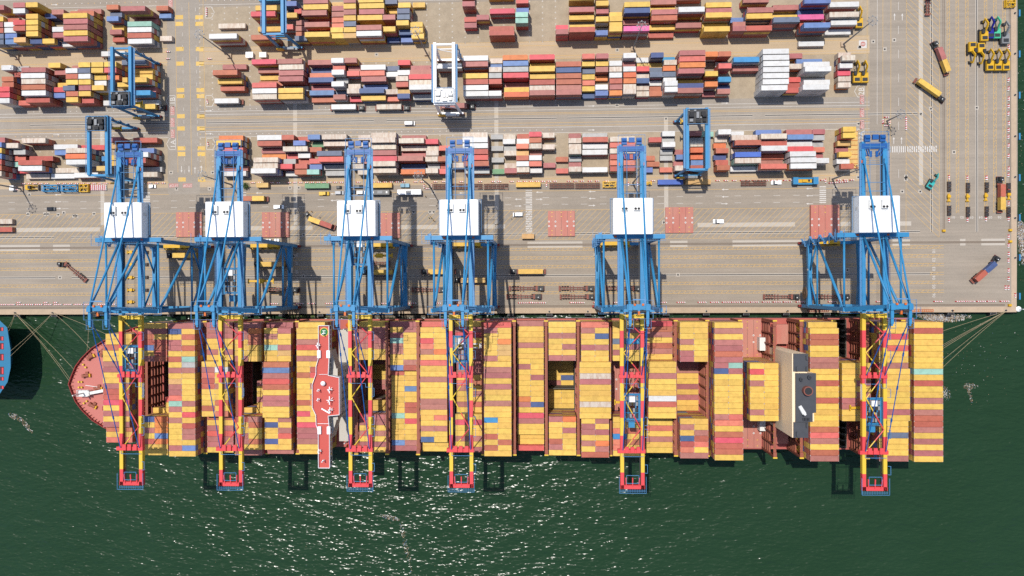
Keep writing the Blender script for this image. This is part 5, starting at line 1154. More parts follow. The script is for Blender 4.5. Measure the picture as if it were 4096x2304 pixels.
def bus(u, v, rz, label, paint, L=12.0):
    x, y = U(u, v); t = thing('bus', label, 'bus', (x, y, 0), rz)
    m = MB(); s_ = lambda k, z: [(-L / 2 * k, -1.25 * k, z), (L / 2 * k, -1.25 * k, z), (L / 2 * k, 1.25 * k, z), (-L / 2 * k, 1.25 * k, z)]
    m.loft([s_(1, .4), s_(1, 2.9), s_(.96, 3.15)], 0); m.build('body', paint, t)
    m = MB(); m.box(L / 2 - .02, L / 2 + .02, -1.1, 1.1, 1.2, 2.7); m.box(-L / 2 + .6, L / 2 - .6, -1.27, 1.27, 1.5, 2.5); m.build('windows', M['glass'], t)
    m = MB(); m.box(-1.6, 1.0, -.7, .7, 3.15, 3.4, 0); m.box(-4.4, -3.4, -.5, .5, 3.15, 3.25, 1); m.box(2.6, 3.4, -.5, .5, 3.15, 3.25, 1); m.build('roof_unit', [M['grey'], M['white2']], t)
    wheels(t, (-3.4, 3.6), 2.5, .5)
TRK = {}
def tractor_into(t, x, rz=0, at=(0, 0)):
    """yard tractor unit, nose towards +x, fifth wheel at its origin"""
    if 'tr' not in TRK:
        m = MB(); m.box(-1.4, 4.4, -.45, .45, .7, 1.05, 0); m.box(-.5, .5, -.7, .7, 1.05, 1.2, 0); m.box(1.2, 4.4, -1.2, 1.2, .5, .95, 0); m.box(3.9, 4.5, -1.25, 1.25, .4, .9, 1); TRK['tr'] = m.mesh('tractor_chassis', [M['dark'], M['redp']])
        m = MB(); m.loft([[(2.2, -1.15, z), (4.1 if z < 2 else 3.9, -1.15, z), (4.1 if z < 2 else 3.9, .55, z), (2.2, .55, z)] for z in (.95, 1.9, 2.9)], 0); m.box(2.5, 2.9, -.65, -.2, 2.9, 3.0, 1); m.box(1.2, 2.1, -1.1, 1.1, .95, 1.9, 0); TRK['cab'] = m.mesh('cab', [M['dark'], M['white2']])
        m = MB(); m.quad([(4.13, -1.05, 1.8), (4.13, .45, 1.8), (3.96, .45, 2.75), (3.96, -1.05, 2.75)]); m.box(2.6, 3.7, -1.18, .58, 1.9, 2.7); TRK['ws'] = m.mesh('windscreen', M['glass'])
    o = inst('tractor_chassis', TRK['tr'], t, (*at, 0), rz)
    c = inst('cab', TRK['cab'], o); inst('windscreen', TRK['ws'], c)
    wheels(o, (-.2, 3.3), 2.4, .5)
def trailer_into(t, L=12.6, skel=M['rustred'], at=(0, 0), rz=0):
    k = ('tl', L, skel.name)
    if k not in TRK:
        m = MB()
        for s_ in (-.5, .5): m.box(-L, .8, s_ - .12, s_ + .12, 1.0, 1.35)
        for q in (0.0, .12, .25, .34, .5, .62, .75, .86, 1.0): m.box(.5 - (L + .3) * q - .12, .5 - (L + .3) * q + .12, -1.2 if q in (0., .5, .62, 1.) else -.8, 1.2 if q in (0., .5, .62, 1.) else .8, 1.05, 1.3)
        for q in (0.0, .5, .62, 1.0):
            for s_ in (-1.15, 1.15): m.box(.5 - (L + .3) * q - .3, .5 - (L + .3) * q + .3, s_ - .1, s_ + .1, 1.3, 1.65)
        m.box(-L - .5, -L + .2, -1.25, 1.25, .9, 1.35); m.box(.2, 1.2, -1.2, 1.2, 1.0, 1.4)
        TRK[k] = m.mesh('trailer_frame', skel)
    o = inst('trailer_frame', TRK[k], t, (*at, 0), rz)
    wheels(o, (-L + 1.4, -L + 2.7, -L + 4.0), 2.4, .5)
    return o
def truck(u, v, rz, label, loads=(), bend=0.0, tractor=True, group=None, skel=None):
    """u,v: middle of the trailer; loads: list of (length, colour)"""
    x, y = U(u, v, 1.5); L = 12.6; skel = skel or M['rustred']
    d = Vector((cos(rz), sin(rz))); fx, fy = x + d.x * L / 2, y + d.y * L / 2     # fifth wheel
    t = thing('container_truck' if tractor else 'container_trailer', label, 'truck' if tractor else 'trailer', (fx, fy, 0), rz, group)
    trailer_into(t, L, skel)
    if tractor: tractor_into(t, 0, bend)
    p = .2
    tot = sum({20: 6.06, 40: 12.19}[l] for l, c in loads) + .1 * (len(loads) - 1)
    p = .4
    for l, c, lab in [(l, c[0], c[1]) for l, c in loads]:
        Lc = {20: 6.06, 40: 12.19}[l]
        container(fx + d.x * (p - Lc / 2), fy + d.y * (p - Lc / 2), 1.66, Lc, c, lab, None, rz); p -= Lc + .1
def deg(a): return radians(a)
truck(752, 1022, pi, 'yard truck under leftmost quay crane carrying a yellow container', [(40, ('y', 'yellow long container on the truck under the leftmost quay crane'))])
truck(302, 1090, deg(141), 'empty skeletal trailer truck turning left of the leftmost quay crane', [], deg(36))
truck(1100, 1057, pi, 'yard truck with two yellow containers under the second quay crane', [(20, ('y', 'front short yellow container on truck under second quay crane')), (20, ('a', 'rear short tan container on truck under second quay crane'))])
truck(1112, 1158, 0, 'empty rusty trailer truck facing right under the second quay crane')
truck(1290, 893, deg(160), 'yard truck turning on the hatching with a yellow and a red container', [(20, ('y', 'short yellow container on the turning truck on the hatching')), (20, ('b', 'short brick red container at the rear of the turning truck'))], deg(-28))
truck(1020, 796, pi, 'trailer truck on the road beside the second quay crane house', [(20, ('b', 'short brick red container on roadside truck by second quay crane')), (20, ('y', 'short yellow container on roadside truck by second quay crane'))], 0, False)
truck(1770, 1087, pi, 'yard truck carrying a yellow container under the left legs of the fourth quay crane', [(40, ('y', 'long yellow container on truck by left legs of the fourth quay crane'))])
truck(1900, 1121, pi, 'yard truck in the shade under the right legs of the fourth quay crane', [(40, ('a', 'long yellow container, shade put into its tan colour, under the fourth quay crane'))])  # yellow load given the duller tan, crane shade put into its colour
truck(1530, 1089, pi, 'yard truck under the third quay crane with a yellow container', [(40, ('y', 'long yellow container on the truck under the third quay crane'))])
truck(1500, 1053, 0, 'empty dark trailer under the third quay crane', [], 0, False)
truck(2128, 1086, pi, 'yard truck with a yellow container between the fourth and fifth quay cranes', [(40, ('y', 'long yellow container on truck between fourth and fifth quay cranes'))])
for u, v, lb in ((2090, 1153, 'empty trailer truck, upper one of the left pair between fourth and fifth quay cranes'), (2080, 1186, 'empty trailer truck, lower one of the left pair between fourth and fifth quay cranes'), (2290, 1153, 'empty trailer truck, upper one of the pair beside fifth quay crane'), (2294, 1187, 'empty trailer truck, lower one of the pair beside fifth quay crane'),
                 (2478, 1153, 'empty trailer truck beneath the fifth quay crane'), (1700, 1159, 'empty dark red trailer truck at left foot of the fourth quay crane'), (3110, 1187, 'empty trailer truck left of the rightmost quay crane'), (3310, 1187, 'empty trailer truck beneath the rightmost quay crane')):
    truck(u, v, 0, lb, [], 0, True, 'empty trailer trucks parked on the quay')
truck(3930, 1090, deg(42), 'yard truck at lower right with a navy and a brick red container', [(20, ('n', 'short navy container on the truck at the quay corner')), (20, ('b', 'short brick red container on the truck at the quay corner'))], deg(12))
truck(4000, 795, pi / 2, 'yard truck facing up by the east barriers with red and yellow containers', [(20, ('b', 'short red container on truck by the east quay barriers')), (20, ('y', 'short yellow container on truck by the east quay barriers'))])
truck(3768, 248, deg(110), 'yard truck at upper right carrying a brick red and a yellow container', [(20, ('m', 'short maroon container on upper right truck')), (20, ('y', 'short yellow container on upper right truck'))], deg(8))
truck(3705, 352, deg(-36), 'yard truck turning on right apron under a long yellow container', [(40, ('y', 'long yellow container on truck turning on the right apron'))], deg(-2))
truck(3712, 4, pi / 2, 'truck with navy load cut by top picture edge at right', [(20, ('n', 'navy container on the truck at the top edge'))], 0, False)
truck(1375, 432, 0, 'blue-cabbed truck with a white container in the middle lane, left one', [(40, ('w', 'long white container on the blue-cabbed truck left of white gantry'))])
truck(1555, 432, 0, 'truck with two off-white containers just left of the white gantry', [(20, ('k', 'front rust-streaked short container on truck left of white gantry')), (20, ('k', 'rear rust-streaked short container on truck left of white gantry'))])
truck(1815, 427, 0, 'white-cabbed truck below the white gantry with a maroon container', [(40, ('m', 'long maroon container on the truck below the white gantry'))])
truck(580, 431, 0, 'truck with a yellow flat load under the left blue gantry', [(40, ('y', 'yellow long load on truck under left blue gantry'))])
truck(920, 408, pi, 'trailer under a white container beside the cross road in the middle block', [(40, ('w', 'long white container on trailer beside the cross road'))], 0, False)
truck(460, 221, 0, 'long white trailer parked under the landward leg of left blue gantry', [(40, ('w', 'long white container parked at the landward leg of left blue gantry'))], 0, False)
# cars and vans
P_ = dict(w=M['white'], k=mat('black_car_paint', (.02, .022, .028), .25, 0, 0), y=mat('yellow_car_paint', A(244, 196, 36), .3, 0, 0), s=mat('silver_car_paint', A(200, 202, 206), .3, 0, 0), d=mat('dark_blue_car_paint', A(50, 60, 84), .3, 0, 0))
road_car(208, 836, 0, 'black car on the road left of the leftmost quay crane', P_['k'])
road_car(612, 746, 0, 'small white pickup by the stop marking at the cross road', P_['w'], 3.6, 1.7, 1.5, 'pickup', True, 'pickup_truck')
road_car(1117, 828, 0, 'white pickup with dark bed beside the hatch cover near second quay crane', P_['w'], 5.2, 1.85, 1.7, 'pickup', True, 'pickup_truck')
road_car(1298, 775, 0, 'bright yellow pickup with black bed on the road', P_['y'], 5.2, 1.85, 1.7, 'pickup', True, 'pickup_truck')
road_car(1359, 772, 0, 'silver car right of the yellow pickup', P_['s'])
road_car(1411, 768, 0, 'dark car behind the third quay crane girder', P_['d'], 3.2, 1.7)
road_car(1446, 771, 0, 'white car between third quay crane girders', P_['w'])
road_car(1434, 748, 0, 'black car parked by the yellow container behind the third quay crane', P_['k'])
road_car(1357, 750, 0, 'small black buggy beside the green container', P_['k'], 2.6, 1.5, 1.2, 'buggy', False, 'yard_buggy')
road_car(1640, 495, 0, 'white van driving in the lane between near and middle blocks', P_['w'], 5.2, 2.0, 2.1, 'van', False, 'delivery_van')
road_car(2072, 859, pi, 'white van on the hatching beside the zebra crossing', P_['w'], 5.0, 1.95, 2.0, 'van', False, 'delivery_van')
road_car(2872, 886, pi, 'white pickup with orange trim on the pale strip', P_['w'], 5.2, 1.9, 1.75, 'pickup', True, 'pickup_truck')
road_car(3103, 731, pi, 'white pickup beside the blue straddle machine', P_['w'], 5.0, 1.85, 1.7, 'pickup', True, 'pickup_truck')
bus(1528, 772, 0, 'black bus parked on the road right of the third quay crane', P_['k'], 9.0)
bus(1641, 771, 0, 'white bus parked on the road beside the black bus', P_['w'], 12.0)

# ------------------------------------------------------------------ excavators
EX = {}
def exc_mesh(paint):
    if paint.name in EX: return EX[paint.name]
    tr = MB(); tr.loft([[(-2.2 + (.4 if z in (0, .9) else 0), y, z), (2.2 - (.4 if z in (0, .9) else 0), y, z), (2.2 - (.4 if z in (0, .9) else 0), y + .6, z), (-2.2 + (.4 if z in (0, .9) else 0), y + .6, z)] for y in (0,) for z in (0, .45, .9)]); trm = tr.mesh('track', M['black'])
    b = MB(); b.loft([[(-2.4 * k, -1.3 * k, z), (1.2 * k, -1.3 * k, z), (1.2 * k, 1.3 * k, z), (-2.4 * k, 1.3 * k, z)] for z, k in ((.95, .95), (1.2, 1), (2.0, 1), (2.2, .92))], 0); b.box(-1.9, -.7, -.9, .9, 2.2, 2.32, 1); b.box(-.9, .9, -.7, .7, .6, .95, 1); bm = b.mesh('house', [paint, M['dark']])
    c = MB(); c.box(.1, 1.6, .3, 1.25, 1.2, 2.9, 0); c.quad([(1.62, .35, 1.7), (1.62, 1.2, 1.7), (1.62, 1.2, 2.8), (1.62, .35, 2.8)], 1); cm = c.mesh('cab', [M['dark'], M['glass']])
    a = MB(); a.bar((.9, -.15, 1.9), (3.0, -.15, 4.0), .5, .8, 0, .42, .7); a.bar((3.0, -.15, 4.0), (5.4, -.15, 2.2), .42, .7, 0, .36, .5); am = a.mesh('boom', paint)
    k = MB(); k.bar((5.4, -.15, 2.4), (4.6, -.15, .7), .36, .5); km = k.mesh('arm', paint)
    u = MB(); u.loft([[(4.2, -.75, .1), (5.2, -.75, .1), (5.2, -.75, 1.0), (4.4, -.75, .8)], [(4.2, .45, .1), (5.2, .45, .1), (5.2, .45, 1.0), (4.4, .45, .8)]]); um = u.mesh('bucket', M['dark'])
    EX[paint.name] = (trm, bm, cm, am, km, um); return EX[paint.name]
def excavator(u, v, rz, label, paint, group='excavators parked on the east quay', sc=1.3):
    x, y = U(u, v, 1.5); t = thing('excavator', label, 'excavator', (x, y, 0), rz, group); trm, bm, cm, am, km, um = exc_mesh(paint); t.scale = (sc,) * 3
    for s_ in (-1.45, .85): inst('track', trm, t, (0, s_, 0))
    inst('house', bm, t); inst('cab', cm, t); b = inst('boom', am, t); inst('arm', km, b); inst('bucket', um, b)
excavator(3933, 140, pi / 2, 'yellow excavator on a red trailer frame, topmost left of the parked excavators', M['yel'], sc=1.35)
excavator(3958, 130, pi / 2, 'excavator wrapped in dark blue tarpaulin', mat('blue_tarpaulin', A(36, 44, 170), .5, 0, .4, .9, A(20, 26, 110)), sc=1.3)
excavator(3983, 130, pi / 2, 'excavator wrapped in mint green tarpaulin', mat('green_tarpaulin', A(90, 220, 170), .5, 0, .4, .9, A(50, 160, 120)), sc=1.3)
excavator(4017, 150, pi / 2, 'dark grey excavator with a green arm beside the tarpaulin-wrapped ones', M['grey'], sc=1.35)
excavator(3886, 196, -pi / 2, 'yellow excavator pointing towards the quay, leftmost of the front row', M['yel'])
excavator(3921, 200, -pi / 2, 'yellow excavator pointing towards the quay, second in the front row', M['yel'])
excavator(3956, 258, pi / 2, 'yellow excavator pointing away from the quay, third in the front row', M['yel'])
excavator(3988, 258, pi / 2, 'yellow excavator pointing away from the quay, fourth in the front row', M['yel'])
excavator(4020, 258, pi / 2, 'yellow excavator pointing away from the quay, rightmost in the front row', M['yel'])
excavator(3434, 88, pi / 2, 'yellow excavator at the end of the white containers in far block', M['yel'])
excavator(3424, 306, pi / 2, 'yellow excavator beside the right-end stack of middle block, left one', M['yel'], sc=1.35)
excavator(3455, 306, pi / 2, 'yellow excavator beside the right-end stack of middle block, right one', M['yel'], sc=1.35)
excavator(3724, 735, deg(58), 'turquoise mobile crane on the right apron', mat('turquoise_paint', A(70, 200, 196), .4, 0, .1), None, 1.05)

# ------------------------------------------------------------------ hatch covers put down on the quay
for u0, u1, v0, v1, n, lb in ((704, 806, 848, 948, 1, 'red hatch cover left of the second quay crane house'), (1048, 1156, 848, 949, 1, 'red hatch cover right of the second quay crane house'), (1490, 1599, 851, 952, 1, 'red hatch cover partly hidden by the third crane house'),
                              (2192, 2299, 843, 945, 1, 'red hatch cover right of the zebra crossing'), (2662, 2773, 828, 932, 1, 'red hatch cover right of the fifth quay crane house'), (3244, 3358, 819, 955, 2, 'stack of red hatch covers by the rightmost quay crane house')):
    z = 1.0 * n
    xa, ya = U(u0, v1, z); xb, yb = U(u1, v0, z); t = thing('hatch_cover', lb, 'hatch cover', ((xa + xb) / 2, (ya + yb) / 2, 0), 0, 'ship hatch covers laid on the quay')
    w, d = (xb - xa) / 2, (yb - ya) / 2
    for i in range(n):
        m = MB(); hatch_panels(m, -w, w, -d, d, i * 1.0); m.build('panel', HM, t)
# ------------------------------------------------------------------ red and white barriers
bm_ = MB()
for i in range(4):
    x0 = -1.0 + i * .5
    bm_.loft([[(x0, -.27, 0), (x0 + .5, -.27, 0), (x0 + .5, .27, 0), (x0, .27, 0)], [(x0 + .05, -.27, .25), (x0 + .55, -.27, .25), (x0 + .55, .27, .25), (x0 + .05, .27, .25)], [(x0 + .2, -.13, .9), (x0 + .7, -.13, .9), (x0 + .5, .13, .9), (x0, .13, .9)]], i % 2)
BAR = bm_.mesh('traffic_barrier', [M['cr'], M['white']])
def barrier(x, y, rz, label, group):
    tag(inst('traffic_barrier', BAR, None, (x, y, 0), rz), label, 'barrier', group)
def bar_line(u0, v0, u1, v1, label, group, step=2.1):
    xa, ya = U(u0, v0); xb, yb = U(u1, v1); L = hypot(xb - xa, yb - ya); n_ = max(1, int(L / step)); a = atan2(yb - ya, xb - xa)
    for i in range(n_):
        t = (i + .5) / n_; barrier(xa + (xb - xa) * t, ya + (yb - ya) * t, a, label, group)
g1 = 'red and white barriers along the near block'
l1 = 'red and white barrier in the line along the near yard block'
for a, b in ((85, 200), (225, 460), (560, 668), (1000, 1125), (1145, 1400), (1418, 1450), (1480, 1625), (1650, 1700), (1725, 1790), (1832, 1858), (1908, 1932), (1960, 2008), (2030, 2062), (2065, 2230), (2262, 2340), (2350, 2368), (2375, 2400), (2412, 2440), (2560, 2628), (2855, 2882), (2888, 2916), (2920, 2950), (2955, 3300), (3313, 3418)):
    bar_line(a, 736 - a * .0045, b, 736 - b * .0045, l1, g1, 2.9)
g2 = 'red and white barriers along the quay edge'; l2 = 'red and white barrier on the quay between the water and the first lane'
for u in (5, 38, 77, 112, 148, 185, 225, 265, 306, 345, 400, 440, 590, 640, 1090, 1190, 1240, 1310, 1530, 1640, 1740, 1830, 2080, 2105, 2124, 2158, 2286, 2312, 2380, 2460, 2640, 2714, 2798, 2848, 2895, 2931, 2970, 3007, 3055, 3098, 3139, 3190, 3318, 3510, 3741, 3828, 3864, 3870, 3912, 3953, 4006):
    x, y = U(u, 1219 - u * .0035); barrier(x, y, 0, l2, g2); barrier(x + 2.1, y, 0, l2, g2)
for u in (77, 185, 224, 2124, 2286): x, y = U(u, 1210); barrier(x, y, 0, l2, g2)
g3 = 'red and white barriers along the east quay'; l3 = 'red and white barrier in the line beside the east crane rail'
for v0, v1 in ((90, 160), (175, 280), (310, 330), (345, 365), (380, 470), (480, 560), (575, 590), (612, 635), (662, 712), (744, 768), (798, 830), (852, 900), (935, 958), (968, 995), (1002, 1055), (1068, 1095), (1100, 1130), (1138, 1162)): bar_line(4033, v0, 4031, v1, l3, g3, 2.9)
for u, v0, v1 in ((3794, 700, 718), (3868, 702, 720), (3943, 700, 722), (3945, 700, 722), (3794, 868, 892), (3868, 868, 890), (3942, 864, 888), (4020, 1140, 1160), (4059, 1172, 1190), (3623, 468, 520)): bar_line(u, v0, u, v1, 'red and white barrier at a truck lane on the right apron', 'red and white barriers at the right truck lanes', 2.1)
g4 = 'barriers around the light masts'; l4 = 'red and white barrier fencing off a light mast'
for pts in (((3530, 470), (3557, 470)), ((3557, 472), (3557, 503)), ((3557, 503), (3530, 503)), ((3530, 503), (3530, 472)), ((1697, 735), (1697, 755)), ((1698, 755), (1722, 755)), ((1727, 732), (1727, 752)), ((2513, 728), (2513, 745)), ((2550, 728), (2550, 745)), ((3301, 716), (3301, 730)), ((3312, 733), (3390, 727)), ((60, 758), (78, 760)), ((90, 740), (92, 762)), ((664, 208), (684, 208)), ((664, 236), (682, 236)), ((830, 236), (850, 236)), ((828, 32), (828, 66)), ((828, 395), (835, 420)), ((832, 565), (836, 590)), ((2186, 728), (2186, 752))):
    bar_line(*pts[0], *pts[1], l4, g4, 2.1)
g5 = 'barriers stored in stacks'
for i in range(5):
    for u in (372, 404): x, y = U(u, 742 + i * 4.6); barrier(x, y, 0, 'red and white barrier stored beside the yellow spreader frames', g5); barrier(x + 2.1, y, 0, 'red and white barrier stored beside the yellow spreader frames', g5)

# ------------------------------------------------------------------ quay edge: fenders, bollards, ropes
fm = MB(); fm.box(-1.3, 1.3, -.9, .0, -3.4, -.3, 0); fm.box(-1.6, 1.6, -1.25, -.9, -3.8, -.2, 1)
for x in (-1.5, 1.5): fm.bar((x, -1.2, -.25), (x * .85, 0, -.15), .12, .12, 2)
FEN = fm.mesh('fender', [M['black'], M['dark'], M['grey']])
for i, u in enumerate((68, 216, 372, 520, 680, 820, 988, 1127, 1280, 1438, 1586, 1739, 1888, 2043, 2197, 2352, 2665, 2826, 2986, 3147, 3310, 3640, 3805, 3975)):
    x, y = U(u, 1256)
    tag(inst('quay_fender', FEN, None, (x, YE, 0)), 'dark rubber fender hanging on the south quay wall', 'fender', 'fenders along the south quay wall')
fe = MB(); fe.box(-1.3, 1.3, -.9, .0, -3.4, -.3, 0); fe.box(-1.6, 1.6, -1.6, -.9, -3.8, -.2, 1); FEE = fe.mesh('fender', [M['black'], M['blue']])
for v in (51, 215, 380, 545, 710, 870, 1030, 1185):
    x, y = U(4075, v); tag(inst('quay_fender', FEE, None, (227.95, y, 0), pi / 2), 'blue-faced fender on the east quay wall', 'fender', 'fenders along the east quay wall')
b = MB(); b.tube((0, 0, 0), (0, 0, .55), .3, 12, 0, .24); b.tube((0, 0, .55), (0, 0, .8), .42, 12, 0, .36); b.box(-.5, .5, -.5, .5, 0, .06, 1); BOL = b.mesh('bollard', [M['dark'], M['slab']])
for u in (62, 212, 1124, 1278, 1437, 1584, 1738, 2042, 2197, 2351, 2664, 2825, 2986, 3150, 3808, 4022):
    x, y = U(u, 1246 - u * .002); tag(inst('mooring_bollard', BOL, None, (x, YE + .9, 0)), 'dark mooring bollard on the south quay edge', 'bollard', 'bollards on the south quay edge')
for v in (53, 215, 380, 545, 708, 872, 1031):
    x, y = U(4066, v); tag(inst('mooring_bollard', BOL, None, (226.6, y, 0)), 'dark mooring bollard on the east quay edge', 'bollard', 'bollards on the east quay edge')
def rope(p, q, label, sag=.03, group='mooring ropes of the big ship'):
    m = MB(); p, q = Vector(p), Vector(q); L = (q - p).length; pr = p
    for i in range(1, 9):
        t = i / 8; c = p + (q - p) * t; c.z -= 4 * sag * L * t * (1 - t); m.tube(pr, c, .07, 6, caps=False); pr = c
    o = m.build('mooring_rope', M['rope'], smooth=True); tag(o, label, 'rope', group)
A1, A2, A3 = (*U(62, 1252), .6), (*U(216, 1250), .6), (*U(4022, 1244), .6)
for i, e in enumerate(((-226.4, YC + .5), (-226.2, YC - 1.6), (-225, YC + 6))): rope(A1, (*e, 22.3), 'mooring rope from the leftmost bollard to the red bow, %s' % ('middle strand', 'lowest strand', 'upper strand')[i])
rope(A2, (-217.6, YC + 16.6, 22.3), 'short mooring rope from the second bollard to the red bow')
rope(A2, (-207, YC + 22.5, 22.3), 'mooring rope from the second bollard running right to the bow')
rope((*U(353, 1256), .3), (-219.6, YC + 14.4, 22.3), 'mooring rope falling steeply to the red bow beside leftmost crane')
for i, e in enumerate(((-262.4, -21, 15.4), (-262.5, -23.5, 15.4))): rope(A2, e, 'mooring rope from second bollard to the teal ship, %s one' % ('upper', 'lower')[i], .03, 'mooring ropes of the teal ship')
for i, e in enumerate(((-263.3, -9.5, 15.4), (-263, -11, 15.4))): rope(A1, e, 'short mooring rope from leftmost bollard to the teal ship, %s one' % ('left', 'right')[i], .03, 'mooring ropes of the teal ship')
for i, e in enumerate(((171.2, -16, 17), (171.4, -25.5, 17), (171.5, -26.6, 17), (171.5, -28, 17), (171.5, -36, 17), (171.5, -41, 17))): rope(A3, e, 'mooring rope from the corner bollard to the ship stern, %s from the top' % ORD[i + 1])
g = MB(); g.tube((0, 0, 0), (0, 0, .5), .9, 14); g.tube((0, 0, .5), (0, 0, 1.1), 1.3, 14, 0, .6); g.tube((0, 0, 1.1), (0, 0, 4.5), .18, 8)
t = thing('navigation_light', 'white round navigation light post at the quay corner', 'beacon', (*U(4074, 1236), -.4)); g.build('lantern', M['white'], t); g = MB(); g.bar((-3, .5, .2), (0, 0, .2), .5, .2); g.build('bracket', M['slab'], t)
for u, v, lb in ((3774, 923, 'yellow end stop on the left east-quay crane rail'), (4040, 921, 'yellow end stop on the right east-quay crane rail'), (4040, 966, 'yellow end stop at the end of the landside rail'), (4038, 1221, 'yellow end stop at the end of the waterside rail')):
    x, y = U(u, v); m = MB(); m.loft([[(-.9, -.6, 0), (.9, -.6, 0), (.9, .6, 0), (-.9, .6, 0)], [(-.8, -.5, 1.1), (.5, -.5, 1.1), (.5, .5, 1.1), (-.8, .5, 1.1)]]); tag(m.build('rail_end_stop', M['yel'], None, (x, y, 0)), lb, 'end stop', 'yellow end stops of the crane rails')

# ------------------------------------------------------------------ equipment along the road
def solo(u, v, L, c, label, rz=0, z=0):
    x, y = U(u, v, 2.6 + z); container(x, y, z, L, c, label, None, rz)
solo(1267, 743, 12.19, 'e', 'bright green long container on the strip left of the third quay crane'); CC['e']
solo(1049, 740, 6.06, 'a', 'dirty tan short container on the strip beside the bush')
solo(1518, 741, 12.19, 'y', 'bright yellow long container behind the third quay crane')
solo(2113, 738, 12.19, 'y', 'yellow long container on the strip above the zebra crossing')
solo(2682, 728, 12.19, 'i', 'royal blue long container on the strip right of the fifth quay crane')
solo(2793, 727, 12.19, 'a', 'dull yellow long container beside the royal blue one')
solo(2112, 945, 6.06, 'a', 'yellow short container at the foot of the zebra crossing')
solo(3330 / 1 - 350, 178, 12.19, 'w', 'white long container standing alone on the lane beside the lamp mast') if False else None
solo(2780 + 1665 / 3.578, 624 / 3.578, 12.19, 'w', 'white long container standing alone on the lane by the light mast')
solo(2, 886, 12.19, 'k', 'pale container cut by the left picture edge on the hatching'); solo(2, 918, 12.19, 'b', 'brick red container cut by the left picture edge on the hatching')
solo(932, 100, 12.19, 'w', 'x') if False else None
# steel bin racks
def rack(u, v, label):
    x, y = U(u, v, 1.5); t = thing('bin_rack', label, 'rack', (x, y, 0), 0, 'steel bin racks in a row')
    m = MB()
    for yy in (-1.2, 0, 1.2):
        for z in (.2, 1.6): m.bar((-6, yy, z), (6, yy, z), .14)
    for i in range(7):
        for yy in (-1.2, 1.2): m.bar((-6 + 2 * i, yy, 0), (-6 + 2 * i, yy, 1.9), .14)
        m.bar((-6 + 2 * i, -1.2, 1.6), (-6 + 2 * i, 1.2, 1.6), .12)
    m.build('frame', M['rustred'], t)
    rr = random.Random(int(u))
    for i in range(6):
        for yy in (-.6, .6):
            if rr.random() < .88:
                m = MB(); m.box(-6 + 2 * i + .25, -6 + 2 * i + 1.75, yy - .5, yy + .5, .3, 1.25); m.box(-6 + 2 * i + .4, -6 + 2 * i + 1.6, yy - .4, yy + .4, 1.25, 1.3); m.build('bin', mat_rack, t)
mat_rack = mat('rusty_bin_steel', A(112, 88, 78), .7, .2, .4, 1.0)
for u, v, lb in ((1780, 745, 'steel bin rack beside the light mast, leftmost rack'), (1880, 745, 'steel bin rack behind the fourth quay crane'), (1984, 745, 'steel bin rack right of the fourth quay crane'), (2247, 742, 'steel bin rack right of the yellow container on the strip'), (2350, 742, 'steel bin rack left of the yellow spreader machine'), (3015, 731, 'steel bin rack beside the white pickup at right')): rack(u, v, lb)
def frame_spreader(u, v, label, paint, L=7.8, W_=3.0, H=2.6, rz=0, extra=0):
    x, y = U(u, v, H); t = thing('spreader_frame', label, 'spreader', (x, y, 0), rz)
    m = MB()
    for z in (.3, H):
        for yy in (-W_ / 2, W_ / 2): m.bar((-L / 2, yy, z), (L / 2, yy, z), .3)
        for xx in (-L / 2, 0, L / 2): m.bar((xx, -W_ / 2, z), (xx, W_ / 2, z), .26)
    for xx in (-L / 2, L / 2):
        for yy in (-W_ / 2, W_ / 2): m.bar((xx, yy, 0), (xx, yy, H), .3)
    m.bar((-L / 2, -W_ / 2, H), (0, W_ / 2, H), .2); m.bar((L / 2, -W_ / 2, H), (0, W_ / 2, H), .2); m.bar((-L / 2, 0, H + .2), (L / 2, 0, H + .2), .4, .3); m.build('frame', paint, t)
    for sx in (-1, 1): m = MB(); m.box(sx * L / 2 - .35, sx * L / 2 + .35, -W_ / 2 - .3, W_ / 2 + .3, .4, 1.1); m.build('end_beam', paint, t)
    for q in ((-1.2, .3, H * .4, 1.2, 1.2, .9), (1.3, -.4, H * .4, 1.0, 1.4, .8)): MB().cbox(*q).build('hydraulic_unit', M['dark'], t)
frame_spreader(197, 752, 'left blue spreader frame standing at the far left of the strip', M['blue']); frame_spreader(273, 752, 'right blue spreader frame standing at the far left of the strip', M['blue'])
frame_spreader(334, 752, 'small yellow spreader beside stored barriers', M['yel'], 4.4, 3.6, 1.6)
frame_spreader(2438, 737, 'yellow spreader machine right of the bin racks', M['yel'], 6.0, 2.6, 1.8)
frame_spreader(2588, 733, 'short yellow spreader beam beside the fifth quay crane', M['yel'], 4.0, 1.2, 1.0)
frame_spreader(4044, 12, 'yellow spreader frame at the top right corner of the quay', M['yel'], 4.2, 3.0, 2.0)
for v in (1010, 1050, 1090, 1130, 1172, 1208):
    pass
def small_spreader(u, v, rz, label, group):
    x, y = U(u, v, .8); t = thing('lane_marker_unit', label, 'equipment', (x, y, 0), rz, group); m = MB(); m.box(-1.9, 1.9, -.35, .35, .2, .8); m.box(-1.9, -1.5, -.9, .9, .1, .9); m.build('beam', M['yel'], t); m = MB(); m.cbox(.5, .1, .6, 1.3, 1.5, .9); m.build('box', M['yel'], t)
for v in (1009, 1058, 1110, 1160, 1208): small_spreader(522, v, 0, 'yellow lane unit in the row under the leftmost quay crane', 'yellow lane units under the leftmost quay crane')
for u, v in ((3796, 790), (3871, 790), (3944, 787), (4036, 782)): small_spreader(u, v, pi / 2, 'yellow lane unit in the row across the right apron', 'yellow lane units on the right apron')
bx_ = MB(); bx_.box(-.8, .8, -.7, .7, .1, 1.1, 0); bx_.box(-.65, .65, -.55, .55, 1.1, 1.16, 1)
